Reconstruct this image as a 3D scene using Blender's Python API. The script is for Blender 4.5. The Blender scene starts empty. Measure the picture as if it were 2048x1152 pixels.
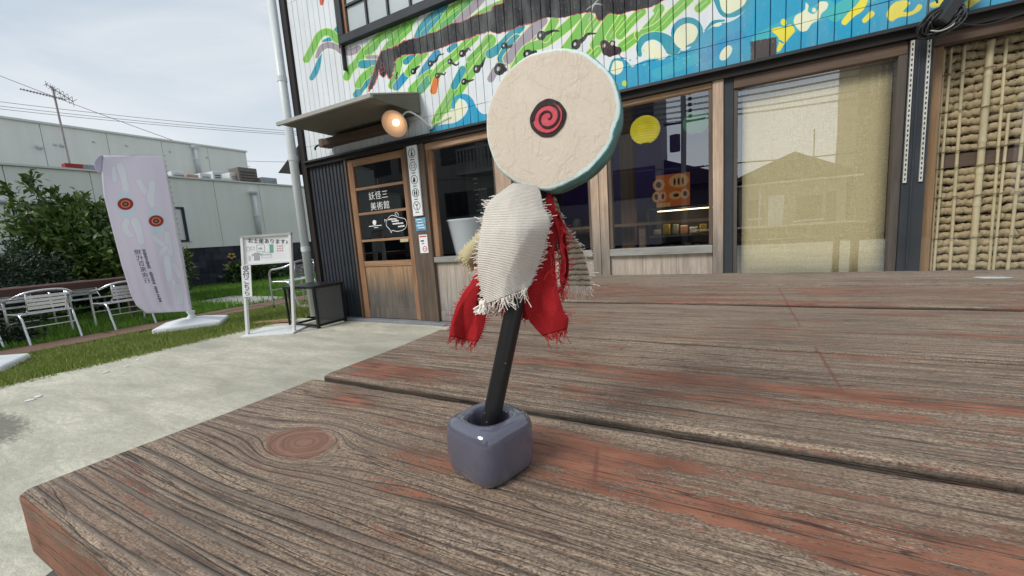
import bpy, math, random
import numpy as np
from mathutils import Vector, Matrix
random.seed(7); rng = np.random.default_rng(7)
SC = bpy.context.scene; COL = SC.collection
PI = math.pi

# ------------------------------------------------------------------ camera, sky, sun, exposure
CAM = np.array((0., 0., .945))
CR = np.array((.88466156, .4610812, -.06912344)); CU = np.array((-.0014659, .15100921, .98853127)); CF = np.array((-.46623146, .87441429, -.13426795))
FPX = 801.7
cd = bpy.data.cameras.new('camera'); cam = bpy.data.objects.new('camera', cd); COL.objects.link(cam)
cd.sensor_width = 36; cd.lens = FPX / 2048 * 36; cd.clip_start = .01; cd.clip_end = 400
cam.matrix_world = Matrix(((CR[0], CU[0], -CF[0], CAM[0]), (CR[1], CU[1], -CF[1], CAM[1]), (CR[2], CU[2], -CF[2], CAM[2]), (0, 0, 0, 1)))
SC.camera = cam

SUN_EL, SUN_AZ = math.radians(42), math.radians(206)      # azimuth of the sun, clockwise from +Y
sd = Vector((math.sin(SUN_AZ) * math.cos(SUN_EL), math.cos(SUN_AZ) * math.cos(SUN_EL), math.sin(SUN_EL)))
W = bpy.data.worlds.new('World'); SC.world = W; W.use_nodes = True
wn = W.node_tree; wn.nodes.clear()
def wnode(t, **k):
    n = wn.nodes.new(t)
    for a, b in k.items(): setattr(n, a, b)
    return n
sky = wnode('ShaderNodeTexSky', sky_type='NISHITA', sun_disc=False, sun_elevation=SUN_EL, sun_rotation=SUN_AZ)
tc = wnode('ShaderNodeTexCoord'); mp = wnode('ShaderNodeMapping'); mp.inputs['Scale'].default_value = (1, 1, 3.2)
nz = wnode('ShaderNodeTexNoise'); nz.inputs['Scale'].default_value = 2.3; nz.inputs['Detail'].default_value = 7; nz.inputs['Roughness'].default_value = .52; nz.inputs['Distortion'].default_value = .4
rp = wnode('ShaderNodeValToRGB'); rp.color_ramp.elements[0].position = .40; rp.color_ramp.elements[1].position = .60
rp.color_ramp.elements[0].color = (.49, .61, .73, 1); rp.color_ramp.elements[1].color = (.80, .85, .90, 1)
hz = wnode('ShaderNodeSeparateXYZ'); hr = wnode('ShaderNodeMapRange'); hr.inputs['From Min'].default_value = .0; hr.inputs['From Max'].default_value = .55; hr.inputs['To Min'].default_value = 1; hr.inputs['To Max'].default_value = 0
hm = wnode('ShaderNodeMix', data_type='RGBA'); hm.inputs['B'].default_value = (.92, .955, .98, 1)
bg1 = wnode('ShaderNodeBackground'); bg1.inputs['Strength'].default_value = .06
bg2 = wnode('ShaderNodeBackground'); bg2.inputs['Strength'].default_value = .51
mx = wnode('ShaderNodeMixShader'); mx.inputs[0].default_value = .88; wo = wnode('ShaderNodeOutputWorld')
L = wn.links.new
L(tc.outputs['Generated'], mp.inputs[0]); L(mp.outputs[0], nz.inputs['Vector']); L(nz.outputs['Fac'], rp.inputs[0])
L(tc.outputs['Generated'], hz.inputs[0]); L(hz.outputs['Z'], hr.inputs['Value']); L(hr.outputs[0], hm.inputs['Factor']); L(rp.outputs[0], hm.inputs['A'])
L(hm.outputs['Result'], bg2.inputs[0]); L(sky.outputs[0], bg1.inputs[0]); L(bg1.outputs[0], mx.inputs[1]); L(bg2.outputs[0], mx.inputs[2]); L(mx.outputs[0], wo.inputs[0])
sl = bpy.data.lights.new('sun', 'SUN'); sl.energy = 1.5; sl.angle = math.radians(24); sl.color = (1, .97, .92)
so = bpy.data.objects.new('sun', sl); COL.objects.link(so); so.rotation_euler = (-sd).to_track_quat('-Z', 'Y').to_euler(); so.location = sd * 30
SC.view_settings.view_transform = 'Standard'; SC.view_settings.look = 'None'; SC.view_settings.gamma = 1; SC.view_settings.use_curve_mapping = False
SC.view_settings.exposure = .95
try:
    SC.cycles.use_denoising = True; SC.cycles.denoiser = 'OPENIMAGEDENOISE'; SC.cycles.max_bounces = 8; SC.cycles.transparent_max_bounces = 12
    SC.cycles.sample_clamp_indirect = 6
except Exception: pass

# ------------------------------------------------------------------ measuring helpers
D = 3.5                                                   # the shop front stands in the plane y = 3.5
def ray(x, y): return CR * ((x - 1024) / FPX) - CU * ((y - 576) / FPX) + CF
def at(x, y, Y=D):
    d = ray(x, y); return CAM + d * (Y / d[1])
def atX(x, y, X):
    d = ray(x, y); return CAM + d * (X / d[0])
def atD(x, y, d): return CAM + ray(x, y) * d
def lin(*c): return tuple((v / 255 / 12.92 if v <= 10 else ((v / 255 + .055) / 1.055) ** 2.4) for v in c)

# ------------------------------------------------------------------ object helpers
LOC = {}
def tag(o, label=None, cat=None, group=None, kind=None):
    if label: o['label'] = label
    if cat: o['category'] = cat
    if group: o['group'] = group
    if kind: o['kind'] = kind
    return o
def thing(name, label, cat, loc=(0, 0, 0), group=None):
    o = bpy.data.objects.new(name, None); COL.objects.link(o); o.location = loc; o.empty_display_size = .1
    LOC[o.name] = Vector(loc); return tag(o, label, cat, group)
def link(name, me, parent=None):
    o = bpy.data.objects.new(name, me); COL.objects.link(o)
    if parent is not None:
        o.parent = parent
        if parent.name in LOC: o.matrix_parent_inverse = Matrix.Translation(-LOC[parent.name])
    return o
def copy_tree(o, parent=None):
    c = o.copy(); COL.objects.link(c)
    if parent is not None: c.parent = parent
    for ch in list(o.children): copy_tree(ch, c)
    return c
class MB:
    def __init__(s): s.v = []; s.f = []; s.uv = None
    def add(s, vs, fs):
        n = len(s.v); s.v += [tuple(map(float, p)) for p in vs]; s.f += [tuple(i + n for i in f) for f in fs]; return s
    def bx(s, x0, x1, y0, y1, z0, z1, M=None):
        vs = [(x0, y0, z0), (x1, y0, z0), (x1, y1, z0), (x0, y1, z0), (x0, y0, z1), (x1, y0, z1), (x1, y1, z1), (x0, y1, z1)]
        if M is not None: vs = [tuple(M @ Vector(p)) for p in vs]
        return s.add(vs, [(0, 3, 2, 1), (4, 5, 6, 7), (0, 1, 5, 4), (1, 2, 6, 5), (2, 3, 7, 6), (3, 0, 4, 7)])
    def bar(s, a, b, w, t, up=(0, 0, 1)):
        a, b = Vector(a), Vector(b); d = (b - a); l = d.length; d.normalize(); x = d.cross(Vector(up))
        if x.length < 1e-4: x = d.cross(Vector((1, 0, 0)))
        x.normalize(); y = x.cross(d)
        M = Matrix((( x[0], d[0], y[0], a[0]), (x[1], d[1], y[1], a[1]), (x[2], d[2], y[2], a[2]), (0, 0, 0, 1)))
        return s.bx(-w / 2, w / 2, 0, l, -t / 2, t / 2, M)
    def tube(s, pts, r, n=8, cap=True):
        pts = [Vector(p) for p in pts]; m = len(pts); rs = r if hasattr(r, '__len__') else [r] * m
        vs = []; up = None
        for i, p in enumerate(pts):
            t = (pts[min(i + 1, m - 1)] - pts[max(i - 1, 0)]).normalized()
            if up is None: up = Vector((0, 0, 1)) if abs(t.z) < .9 else Vector((1, 0, 0))
            x = t.cross(up)
            if x.length < 1e-5: x = t.orthogonal()
            x.normalize(); up = x.cross(t); up.normalize()
            for k in range(n):
                a = 2 * PI * k / n; vs.append(p + (x * math.cos(a) + up * math.sin(a)) * rs[i])
        fs = [(i * n + k, i * n + (k + 1) % n, (i + 1) * n + (k + 1) % n, (i + 1) * n + k) for i in range(m - 1) for k in range(n)]
        if cap: fs += [tuple(range(n))[::-1], tuple((m - 1) * n + k for k in range(n))]
        return s.add(vs, fs)
    def lathe(s, prof, n=24, M=None, cap=True):
        vs = []; m = len(prof)
        for r, z in prof:
            for k in range(n):
                a = 2 * PI * k / n; p = Vector((r * math.cos(a), r * math.sin(a), z)); vs.append(M @ p if M is not None else p)
        fs = [(i * n + k, i * n + (k + 1) % n, (i + 1) * n + (k + 1) % n, (i + 1) * n + k) for i in range(m - 1) for k in range(n)]
        if cap: fs += [tuple(range(n))[::-1], tuple((m - 1) * n + k for k in range(n))]
        return s.add(vs, fs)
    def prism(s, poly, a, b):     # poly: list of 3-D points, extruded by vector from a offset to b offset
        a, b = Vector(a), Vector(b); n = len(poly); P = [Vector(p) for p in poly]
        return s.add([p + a for p in P] + [p + b for p in P], [tuple(range(n))[::-1], tuple(range(n, 2 * n))] + [(i, (i + 1) % n, n + (i + 1) % n, n + i) for i in range(n)])
    def me(s, name, mat, smooth=False):
        me = bpy.data.meshes.new(name); me.from_pydata(s.v, [], s.f)
        if mat is not None: me.materials.append(mat)
        if smooth: me.polygons.foreach_set('use_smooth', [True] * len(me.polygons))
        me.update(); return me
    def build(s, name, mat, parent=None, smooth=False, bevel=0):
        o = link(name, s.me(name, mat, smooth), parent)
        if bevel:
            m = o.modifiers.new('bevel', 'BEVEL'); m.width = bevel; m.segments = 2; m.limit_method = 'ANGLE'
        return o
def smoothpath(pts, k=6, closed=False):
    P = [np.array(p, float) for p in pts]; n = len(P); out = []
    rngi = range(n) if closed else range(n - 1)
    for i in rngi:
        if closed: a, b, c, d = P[i - 1], P[i], P[(i + 1) % n], P[(i + 2) % n]
        else: a, b, c, d = P[max(i - 1, 0)], P[i], P[i + 1], P[min(i + 2, n - 1)]
        for j in range(k):
            t = j / k; out.append(.5 * (2 * b + (c - a) * t + (2 * a - 5 * b + 4 * c - d) * t * t + (3 * b - a - 3 * c + d) * t ** 3))
    if not closed: out.append(P[-1])
    return np.array(out)
def grid_mesh(name, V, nu, nv, mat, parent=None, uv=None, smooth=True, closed_u=False, attrs=None):
    # V: (nv*nu,3) row-major (v rows)
    me = bpy.data.meshes.new(name); V = np.asarray(V, dtype=np.float32)
    cu = nu if closed_u else nu - 1
    i, j = np.meshgrid(np.arange(cu), np.arange(nv - 1)); i = i.ravel(); j = j.ravel(); i1 = (i + 1) % nu
    F = np.stack([j * nu + i, j * nu + i1, (j + 1) * nu + i1, (j + 1) * nu + i], 1).astype(np.int32)
    me.vertices.add(len(V)); me.vertices.foreach_set('co', V.ravel())
    me.loops.add(F.size); me.loops.foreach_set('vertex_index', F.ravel())
    me.polygons.add(len(F)); me.polygons.foreach_set('loop_start', np.arange(0, F.size, 4, dtype=np.int32)); me.polygons.foreach_set('loop_total', np.full(len(F), 4, np.int32))
    me.update(calc_edges=True); me.validate()
    if smooth: me.polygons.foreach_set('use_smooth', np.ones(len(F), bool))
    if uv is not None:
        l = me.uv_layers.new(name='UVMap'); l.data.foreach_set('uv', np.asarray(uv, np.float32)[F.ravel()].ravel())
    for k, a in (attrs or {}).items():
        at_ = me.attributes.new(k, 'FLOAT', 'POINT'); at_.data.foreach_set('value', np.asarray(a, np.float32).ravel())
    me.materials.append(mat)
    return link(name, me, parent)
def tri_soup(name, V, F, mat, parent=None, attrs=None, smooth=False):   # F: (n,k) same-size faces, fast
    me = bpy.data.meshes.new(name); V = np.asarray(V, np.float32); F = np.asarray(F, np.int32); k = F.shape[1]
    me.vertices.add(len(V)); me.vertices.foreach_set('co', V.ravel())
    me.loops.add(F.size); me.loops.foreach_set('vertex_index', F.ravel())
    me.polygons.add(len(F)); me.polygons.foreach_set('loop_start', np.arange(0, F.size, k, dtype=np.int32)); me.polygons.foreach_set('loop_total', np.full(len(F), k, np.int32))
    me.update(calc_edges=True)
    if smooth: me.polygons.foreach_set('use_smooth', np.ones(len(F), bool))
    for kk, a in (attrs or {}).items():
        at_ = me.attributes.new(kk, 'FLOAT', 'POINT'); at_.data.foreach_set('value', np.asarray(a, np.float32).ravel())
    me.materials.append(mat); return link(name, me, parent)
def text_part(name, body, size, mat, parent, M, depth=.0006, align='CENTER', spacing=1.0, line=1.0):
    c = bpy.data.curves.new(name, 'FONT'); c.body = body; c.size = size; c.align_x = align; c.align_y = 'CENTER'; c.extrude = depth; c.resolution_u = 2; c.space_character = spacing; c.space_line = line
    t = bpy.data.objects.new(name, c); COL.objects.link(t); bpy.context.view_layer.update()
    me = bpy.data.meshes.new_from_object(t.evaluated_get(bpy.context.evaluated_depsgraph_get())); bpy.data.objects.remove(t)
    me.transform(M); me.materials.clear(); me.materials.append(mat); me.name = name
    return link(name, me, parent)
def facing(p, xdir, zdir=(0, 0, 1)):       # matrix whose local x runs along xdir and local y along zdir
    x = Vector(xdir).normalized(); y = Vector(zdir).normalized(); z = x.cross(y)
    return Matrix(((x[0], y[0], z[0], p[0]), (x[1], y[1], z[1], p[1]), (x[2], y[2], z[2], p[2]), (0, 0, 0, 1)))

# ------------------------------------------------------------------ materials
class NT:
    def __init__(s, name):
        s.m = bpy.data.materials.new(name); s.m.use_nodes = True; s.t = s.m.node_tree; s.b = s.t.nodes['Principled BSDF']; s.out = s.t.nodes['Material Output']
    def n(s, t, **k):
        x = s.t.nodes.new(t)
        for a, b in k.items():
            if hasattr(x, a) and a not in ('inputs',): setattr(x, a, b)
        return x
    def set(s, node, key, v):
        if isinstance(v, bpy.types.NodeSocket): s.t.links.new(v, node.inputs[key])
        elif v is not None:
            if isinstance(v, tuple) and len(v) == 3 and node.inputs[key].type == 'RGBA': v = v + (1,)
            node.inputs[key].default_value = v
    def pos(s): return s.n('ShaderNodeNewGeometry').outputs['Position']
    def obj(s): return s.n('ShaderNodeTexCoord').outputs['Object']
    def uv(s): return s.n('ShaderNodeTexCoord').outputs['UV']
    def map(s, v, scale=(1, 1, 1), loc=(0, 0, 0), rot=(0, 0, 0)):
        x = s.n('ShaderNodeMapping'); s.set(x, 0, v); x.inputs['Scale'].default_value = scale; x.inputs['Location'].default_value = loc; x.inputs['Rotation'].default_value = rot; return x.outputs[0]
    def noise(s, v, scale=5, detail=4, rough=.55, dist=0):
        x = s.n('ShaderNodeTexNoise'); s.set(x, 'Vector', v); s.set(x, 'Scale', scale); s.set(x, 'Detail', detail); s.set(x, 'Roughness', rough); s.set(x, 'Distortion', dist); return x.outputs['Fac']
    def vor(s, v, scale=5, feature='F1'):
        x = s.n('ShaderNodeTexVoronoi', feature=feature); s.set(x, 'Vector', v); s.set(x, 'Scale', scale); return x.outputs['Distance']
    def ramp(s, v, stops):
        x = s.n('ShaderNodeValToRGB'); s.set(x, 0, v); e = x.color_ramp.elements
        while len(e) < len(stops): e.new(.5)
        for i, (p, c) in enumerate(stops):
            e[i].position = p; e[i].color = (c, c, c, 1) if not hasattr(c, '__len__') else tuple(c) + (1,)
        return x.outputs[0]
    def mix(s, f, a, b, mode='MIX'):
        x = s.n('ShaderNodeMix', data_type='RGBA', blend_type=mode); s.set(x, 'Factor', f); s.set(x, 'A', a); s.set(x, 'B', b); return x.outputs['Result']
    def math(s, op, a, b=0.0, c=0.0, clamp=False):
        x = s.n('ShaderNodeMath', operation=op, use_clamp=clamp); s.set(x, 0, a); s.set(x, 1, b); s.set(x, 2, c); return x.outputs[0]
    def rng(s, v, a, b, c=0.0, d=1.0):
        x = s.n('ShaderNodeMapRange'); s.set(x, 'Value', v); s.set(x, 1, a); s.set(x, 2, b); s.set(x, 3, c); s.set(x, 4, d); return x.outputs[0]
    def xyz(s, v):
        x = s.n('ShaderNodeSeparateXYZ'); s.set(x, 0, v); return x.outputs
    def comb(s, x_, y_, z_):
        x = s.n('ShaderNodeCombineXYZ'); s.set(x, 0, x_); s.set(x, 1, y_); s.set(x, 2, z_); return x.outputs[0]
    def attr(s, name): return s.n('ShaderNodeAttribute', attribute_name=name).outputs['Fac']
    def bump(s, h, strength=.3, dist=.01, normal=None):
        x = s.n('ShaderNodeBump'); s.set(x, 'Height', h); s.set(x, 'Strength', strength); s.set(x, 'Distance', dist)
        if normal is not None: s.set(x, 'Normal', normal)
        return x.outputs[0]
    def fin(s, color=None, rough=None, normal=None, metal=None, spec=None, coat=None, emis=None, estr=None):
        for k, v in (('Base Color', color), ('Roughness', rough), ('Normal', normal), ('Metallic', metal), ('Specular IOR Level', spec), ('Coat Weight', coat), ('Emission Color', emis), ('Emission Strength', estr)):
            if v is not None: s.set(s.b, k, v)
        return s.m
def sc(c, k): return tuple(max(0, min(1, v * k)) for v in c)
def plain(name, c, rough=.6, metal=0, var=.18, scale=6, bump=.15, bd=.004, stretch=(1, 1, 1), c2=None, coat=None, spec=None, fine=60):
    t = NT(name); p = t.map(t.pos(), stretch)
    a = t.noise(p, scale, 5); b = t.noise(p, fine, 3)
    f = t.mix(.35, a, b); f = t.ramp(f, [(.3, 0.), (.7, 1.)])
    col = t.mix(f, sc(c, 1 - var), c2 or sc(c, 1 + var))
    return t.fin(col, t.rng(b, .2, .8, rough - .06, rough + .08), t.bump(b, bump, bd) if bump else None, metal, spec if spec is not None else (.5 if rough < .5 else .18), coat)
def wood(name, c1, c2, axis='z', scale=26, rough=.65, bump=.4, grey=None, zlow=None, zhigh=None, dark=.35):
    t = NT(name); st = {'z': (1, 1, .055), 'x': (.055, 1, 1), 'y': (1, .055, 1)}[axis]; p = t.pos()
    a = t.noise(t.map(p, st), scale, 6, .6, .6); b = t.noise(t.map(p, st), scale * 5, 3, .6); big = t.noise(p, 2.2, 3)
    col = t.mix(t.ramp(a, [(.3, 0.), (.7, 1.)]), c1, c2)
    col = t.mix(t.ramp(b, [(.33, dark), (.55, 0.)]), col, sc(c1, .45))
    if grey is not None:
        z = t.math('ADD', t.xyz(p)[2], t.math('MULTIPLY', t.math('SUBTRACT', t.noise(t.map(p, (14, 14, .9)), 1.6, 5, .65), .5), (zhigh - zlow) * 1.5))
        g = t.rng(z, zlow, zhigh, 1, 0); gc = t.mix(t.ramp(a, [(.3, 0.), (.7, 1.)]), sc(grey, .55), sc(grey, 1.35))
        col = t.mix(g, col, gc)
    col = t.mix(t.ramp(big, [(.35, .28), (.6, 0.)]), col, sc(c1, .6))
    h = t.mix(.5, a, b)
    return t.fin(col, t.rng(b, .2, .8, rough - .1, rough + .1), t.bump(h, bump, .004))
def glass(name, refl=.12, tint=(.97, .98, .98), ior=1.5):
    t = NT(name); t.t.nodes.remove(t.b)
    tr = t.n('ShaderNodeBsdfTransparent'); t.set(tr, 0, tint); gl = t.n('ShaderNodeBsdfGlossy'); t.set(gl, 'Roughness', .004); t.set(gl, 'Color', (.95, .97, 1.))
    n = t.bump(t.noise(t.pos(), 1.3, 1), .02, .05); t.set(gl, 'Normal', n)
    fr = t.n('ShaderNodeFresnel'); t.set(fr, 'IOR', ior); bf = t.n('ShaderNodeNewGeometry').outputs['Backfacing']; f = t.math('MULTIPLY', t.math('MAXIMUM', fr.outputs[0], refl), t.math('SUBTRACT', 1.0, bf))
    mxs = t.n('ShaderNodeMixShader'); t.set(mxs, 0, f); t.t.links.new(tr.outputs[0], mxs.inputs[1]); t.t.links.new(gl.outputs[0], mxs.inputs[2]); t.t.links.new(mxs.outputs[0], t.out.inputs[0]); return t.m
def glow(name, c, s): return NT(name).fin(sc(c, .8), .5, emis=c, estr=s)

M = {}
M['black'] = plain('black_paint', (.018, .018, .02), .45)
M['dark_metal'] = plain('dark_metal', (.035, .036, .04), .42, .6)
M['ink'] = plain('ink', (.03, .03, .034), .7, bump=0)
M['white_ink'] = plain('white_ink', (.78, .78, .76), .6, bump=0, var=.05)
M['white_plastic'] = plain('white_plastic', (.78, .79, .80), .4, var=.05, bump=.05)
M['white_metal'] = plain('white_metal', (.72, .73, .72), .4, var=.06, bump=.03)
M['pipe'] = plain('pipe_plastic', (.62, .66, .66), .4, var=.05, bump=.03)
M['alu'] = plain('aluminium', (.72, .73, .74), .3, .9, var=.1, bump=.03)
t = NT('cream_cladding'); p = t.pos(); a = t.noise(t.map(p, (1, 2.2, .12)), 2.4, 6, .65); b = t.noise(p, .7, 4); c = t.mix(t.ramp(a, [(.40, .22), (.6, 0.)]), (.78, .795, .73), (.6, .61, .545)); c = t.mix(t.ramp(b, [(.4, .2), (.65, 0.)]), c, (.6, .61, .56)); M['cream_clad'] = t.fin(c, .55, spec=.25)
M['red_brown'] = wood('red_brown_wood', (.07, .028, .02), (.12, .05, .036), 'y')
M['door_wood'] = wood('door_wood', (.21, .10, .05), (.40, .22, .118), 'z', 30)
M['rail_wood'] = wood('rail_wood', (.23, .115, .06), (.43, .25, .14), 'x', 30)
M['dado_door'] = wood('door_panel_wood', (.26, .15, .075), (.46, .29, .16), 'z', 34, grey=(.105, .094, .084), zlow=.34, zhigh=.66)
M['dado'] = wood('weathered_panel', (.3, .245, .2), (.54, .46, .39), 'z', 34, grey=(.25, .235, .22), zlow=.1, zhigh=.62)
M['post_wood'] = wood('post_wood', (.38, .26, .18), (.62, .46, .34), 'z', 34, grey=(.19, .172, .155), zlow=.62, zhigh=1.2)
M['dark_post'] = wood('dark_post_wood', (.075, .052, .036), (.15, .105, .075), 'z', 34)
M['header_wood'] = wood('header_wood', (.34, .20, .115), (.56, .36, .225), 'x', 30, dark=.5)
M['sill_wood'] = wood('sill_wood', (.2, .19, .18), (.36, .35, .33), 'x', 34)
M['brown_frame'] = wood('brown_frame', (.08, .048, .032), (.15, .092, .062), 'x', 26)
M['brown_stile'] = wood('brown_stile', (.06, .048, .04), (.11, .088, .074), 'z', 26)
M['knot_wood'] = wood('pine_stud', (.27, .145, .07), (.4, .24, .125), 'z', 18)
M['glass'] = glass('window_glass', .14)
M['glass_dark'] = glass('door_glass', .12, (.75, .77, .77))
M['frosted'] = plain('frosted_pane', (.42, .47, .49), .35, var=.06, bump=.02)
M['concrete'] = None

# ------------------------------------------------------------------ the painted mural: flat print for the siding boards, rasterised here
class Canvas:
    def __init__(s, X0, X1, Z0, Z1, ppm, base):
        s.X0, s.X1, s.Z0, s.Z1, s.k = X0, X1, Z0, Z1, ppm
        s.w, s.h = int((X1 - X0) * ppm), int((Z1 - Z0) * ppm); s.a = np.empty((s.h, s.w, 3), np.float32); s.a[:] = np.array(base) / 255
    def poly(s, P, col):                 # P in metres (n,2)
        q = (np.asarray(P, float) - (s.X0, s.Z0)) * s.k
        x0, y0 = np.floor(q.min(0)).astype(int); x1, y1 = np.ceil(q.max(0)).astype(int) + 1
        x0, y0, x1, y1 = max(x0, 0), max(y0, 0), min(x1, s.w), min(y1, s.h)
        if x1 <= x0 or y1 <= y0: return
        ys = np.arange(y0, y1) + .5; xs = np.arange(x0, x1) + .5; ins = np.zeros((len(ys), len(xs)), bool)
        b = np.roll(q, -1, 0)
        for (ax, ay), (bx, by) in zip(q, b):
            if ay == by: continue
            r = (ys >= min(ay, by)) & (ys < max(ay, by))
            if not r.any(): continue
            xi = ax + (ys[r] - ay) * (bx - ax) / (by - ay); ins[r] ^= xs[None, :] > xi[:, None]
        s.a[y0:y1, x0:x1][ins] = np.array(col) / 255
    def image(s, name):
        im = bpy.data.images.new(name, s.w, s.h); o = np.ones((s.h, s.w, 4), np.float32); o[..., :3] = s.a
        im.pixels.foreach_set(o.ravel()); im.update(); im.pack(); return im
def ribbon(P, r):
    P = smoothpath(P, 8); n = len(P); rr = np.interp(np.linspace(0, 1, n), np.linspace(0, 1, len(r)), r) if hasattr(r, '__len__') else np.full(n, r)
    T = np.gradient(P, axis=0); T /= np.linalg.norm(T, axis=1)[:, None] + 1e-9; N = np.stack([-T[:, 1], T[:, 0]], 1)
    out = list(P + N * rr[:, None])
    def cap(c, t, nn, q): return [c + q * (nn * math.cos(a) + t * math.sin(a)) for a in np.linspace(0, PI, 12)[1:-1]]
    out += cap(P[-1], T[-1], N[-1], rr[-1]); out += list((P - N * rr[:, None])[::-1]); out += cap(P[0], -T[0], -N[0], rr[0])
    return np.array(out)
def ell(cx, cy, rx, ry, rot=0, n=36):
    a = np.linspace(0, 2 * PI, n, endpoint=False); c, s_ = math.cos(math.radians(rot)), math.sin(math.radians(rot)); x, y = rx * np.cos(a), ry * np.sin(a)
    return np.stack([cx + x * c - y * s_, cy + x * s_ + y * c], 1)
MUR = Canvas(-4.8, 3.05, 1.95, 4.72, 380, (224, 229, 233))
def facade(P, Z):
    ox, oy, s = Z; return np.array([(lambda w: (w[0], w[2]))(at(ox + x / s, oy + y / s)) for x, y in P])
ZA, ZB, ZC, Z5, Z6, Z7 = (560, 0, 6.064), (780, 0, 6.4), (1180, 0, 6.4), (560, 0, 4.096), (1000, 0, 3.657), (1500, 0, 3.389)
GRN, GR2, TEA, BLU, SEA, GRY, YEL, CRM, BLK, RED = (122, 190, 84), (102, 176, 72), (52, 152, 172), (46, 146, 190), (44, 158, 196), (160, 150, 162), (214, 232, 134), (232, 234, 202), (42, 42, 46), (196, 92, 92)
def fill(P, Z, c, smooth=True): MUR.poly(facade(smoothpath(P, 6, True) if smooth else P, Z), c)
def st(P, r, Z, c, edge=YEL, e=7, vein=None):
    rr = [r] if not hasattr(r, '__len__') else list(r)
    if edge is not None: MUR.poly(facade(ribbon(P, [q + e for q in (rr if len(rr) > 1 else rr * 2)]), Z), edge)
    MUR.poly(facade(ribbon(P, rr if len(rr) > 1 else rr * 2), Z), c)
    if vein: MUR.poly(facade(ribbon(P, 4), Z), vein)
# left tendrils
st([(670, 395), (735, 320)], 36, ZA, TEA, YEL)
st([(530, 500), (600, 478)], [14, 30], ZA, TEA, None)
st([(320, 720), (400, 580), (470, 440), (560, 388), (640, 420), (720, 520), (775, 590)], 42, ZA, GRN)
st([(500, 640), (470, 760), (430, 870), (385, 945)], [8, 30, 36, 32], ZA, TEA, None)
st([(445, 690), (500, 590), (580, 548), (680, 570), (760, 620), (860, 632), (950, 590)], [20, 36, 38, 38, 42, 42, 38], ZA, GRY, (236, 234, 206))
st([(505, 45), (512, -60)], [22, 40], ZA, (206, 98, 72), None)
# above the arm
st([(-60, 640), (60, 480), (160, 380), (300, 230)], 90, ZB, GRN); st([(0, 560), (90, 430), (200, 330)], 45, ZB, GR2, YEL, 4)
st([(300, 480), (330, 330), (420, 215)], 34, ZB, (226, 230, 230), None)
st([(350, 500), (400, 380), (480, 270), (600, 170), (700, 90)], 50, ZB, TEA)
st([(430, 440), (540, 320), (660, 220)], 42, ZB, TEA, YEL, 5)
st([(560, 430), (680, 290), (780, 150), (920, 50), (1000, -40)], 58, ZB, GRN, vein=YEL); st([(680, 330), (820, 220), (940, 130), (1040, 10)], 46, ZB, (92, 172, 100), YEL, 5)
st([(860, 290), (980, 170), (1090, 70), (1200, -60)], 52, ZB, GRY); st([(1080, 240), (1230, 140), (1330, 90), (1480, 20), (1600, -80)], 44, ZB, GRN)
# fingers beside the hand
st([(810, 935), (850, 850), (930, 760), (1010, 640), (1100, 555), (1200, 460), (1330, 370), (1420, 310)], 44, ZA, GRN)
st([(1060, 640), (1200, 520), (1330, 430)], 44, ZA, GR2, YEL, 5)
st([(1190, 640), (1240, 540), (1300, 480)], [26, 30, 14], ZA, (226, 230, 230), None)
st([(1055, 692), (1180, 692)], 22, ZA, GRY); st([(995, 780), (1170, 775)], 50, ZA, TEA)
st([(930, 1150), (1010, 1040), (1110, 940)], 44, ZA, TEA, YEL); st([(950, 1030), (1010, 940), (1130, 840)], 44, ZA, GRN)
# below the arm
st([(60, 1040), (90, 900), (120, 780), (170, 700)], 46, ZB, GRN); st([(20, 1100), (60, 980)], 40, ZB, GR2)
st([(200, 790), (300, 720)], 40, ZB, TEA); st([(80, 1110), (190, 975)], 50, ZB, BLU)
st([(240, 930), (320, 810), (430, 690)], 50, ZB, GRN); st([(395, 1000), (470, 860), (600, 680)], 48, ZB, BLU)
st([(760, 640), (830, 580)], 34, ZB, TEA, None)
st([(280, 1150), (420, 1010), (520, 940)], 50, ZB, GRN); st([(390, 1150), (500, 1010)], 52, ZB, (70, 160, 120))
st([(560, 1000), (660, 860), (810, 740), (960, 590), (1080, 470)], 58, ZB, GRN, vein=YEL)
st([(1280, 650), (1258, 745)], [24, 28], Z5, (222, 112, 46), YEL, 4)
st([(1240, 1075), (1300, 950), (1400, 815), (1480, 680), (1600, 510), (1720, 330)], [16, 34, 52, 56, 54, 50], Z5, GRN, YEL, 5, YEL)
st([(1290, 985), (1370, 860), (1450, 740)], 12, Z5, GR2, YEL, 3)
st([(820, 1105), (930, 890)], 46, ZB, TEA, YEL, 6); st([(1010, 760), (1150, 620), (1290, 470)], 30, ZB, GR2, YEL, 5)
st([(1280, 690), (1420, 600), (1560, 450), (1670, 340)], 58, ZB, TEA); st([(1290, 1010), (1350, 900)], 44, ZB, GRY, (214, 216, 214)); st([(1400, 850), (1600, 660), (1820, 470)], 56, ZB, GRY, (214, 216, 214))
st([(1580, 820), (1700, 690), (1830, 560)], 46, ZB, GRN)
# left wave
fill([(1225, 1090), (1260, 1040), (1330, 1020), (1430, 1005), (1500, 960), (1540, 890), (1520, 830), (1470, 806), (1440, 830), (1432, 880), (1412, 892), (1404, 840), (1440, 785), (1520, 770), (1575, 810), (1610, 880), (1655, 930), (1720, 935), (1800, 960), (1800, 1140), (1225, 1180)], Z5, SEA)
fill([(1318, 1008), (1350, 935), (1420, 895), (1450, 850), (1490, 832), (1525, 870), (1500, 940), (1430, 990)], Z5, CRM)
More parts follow.
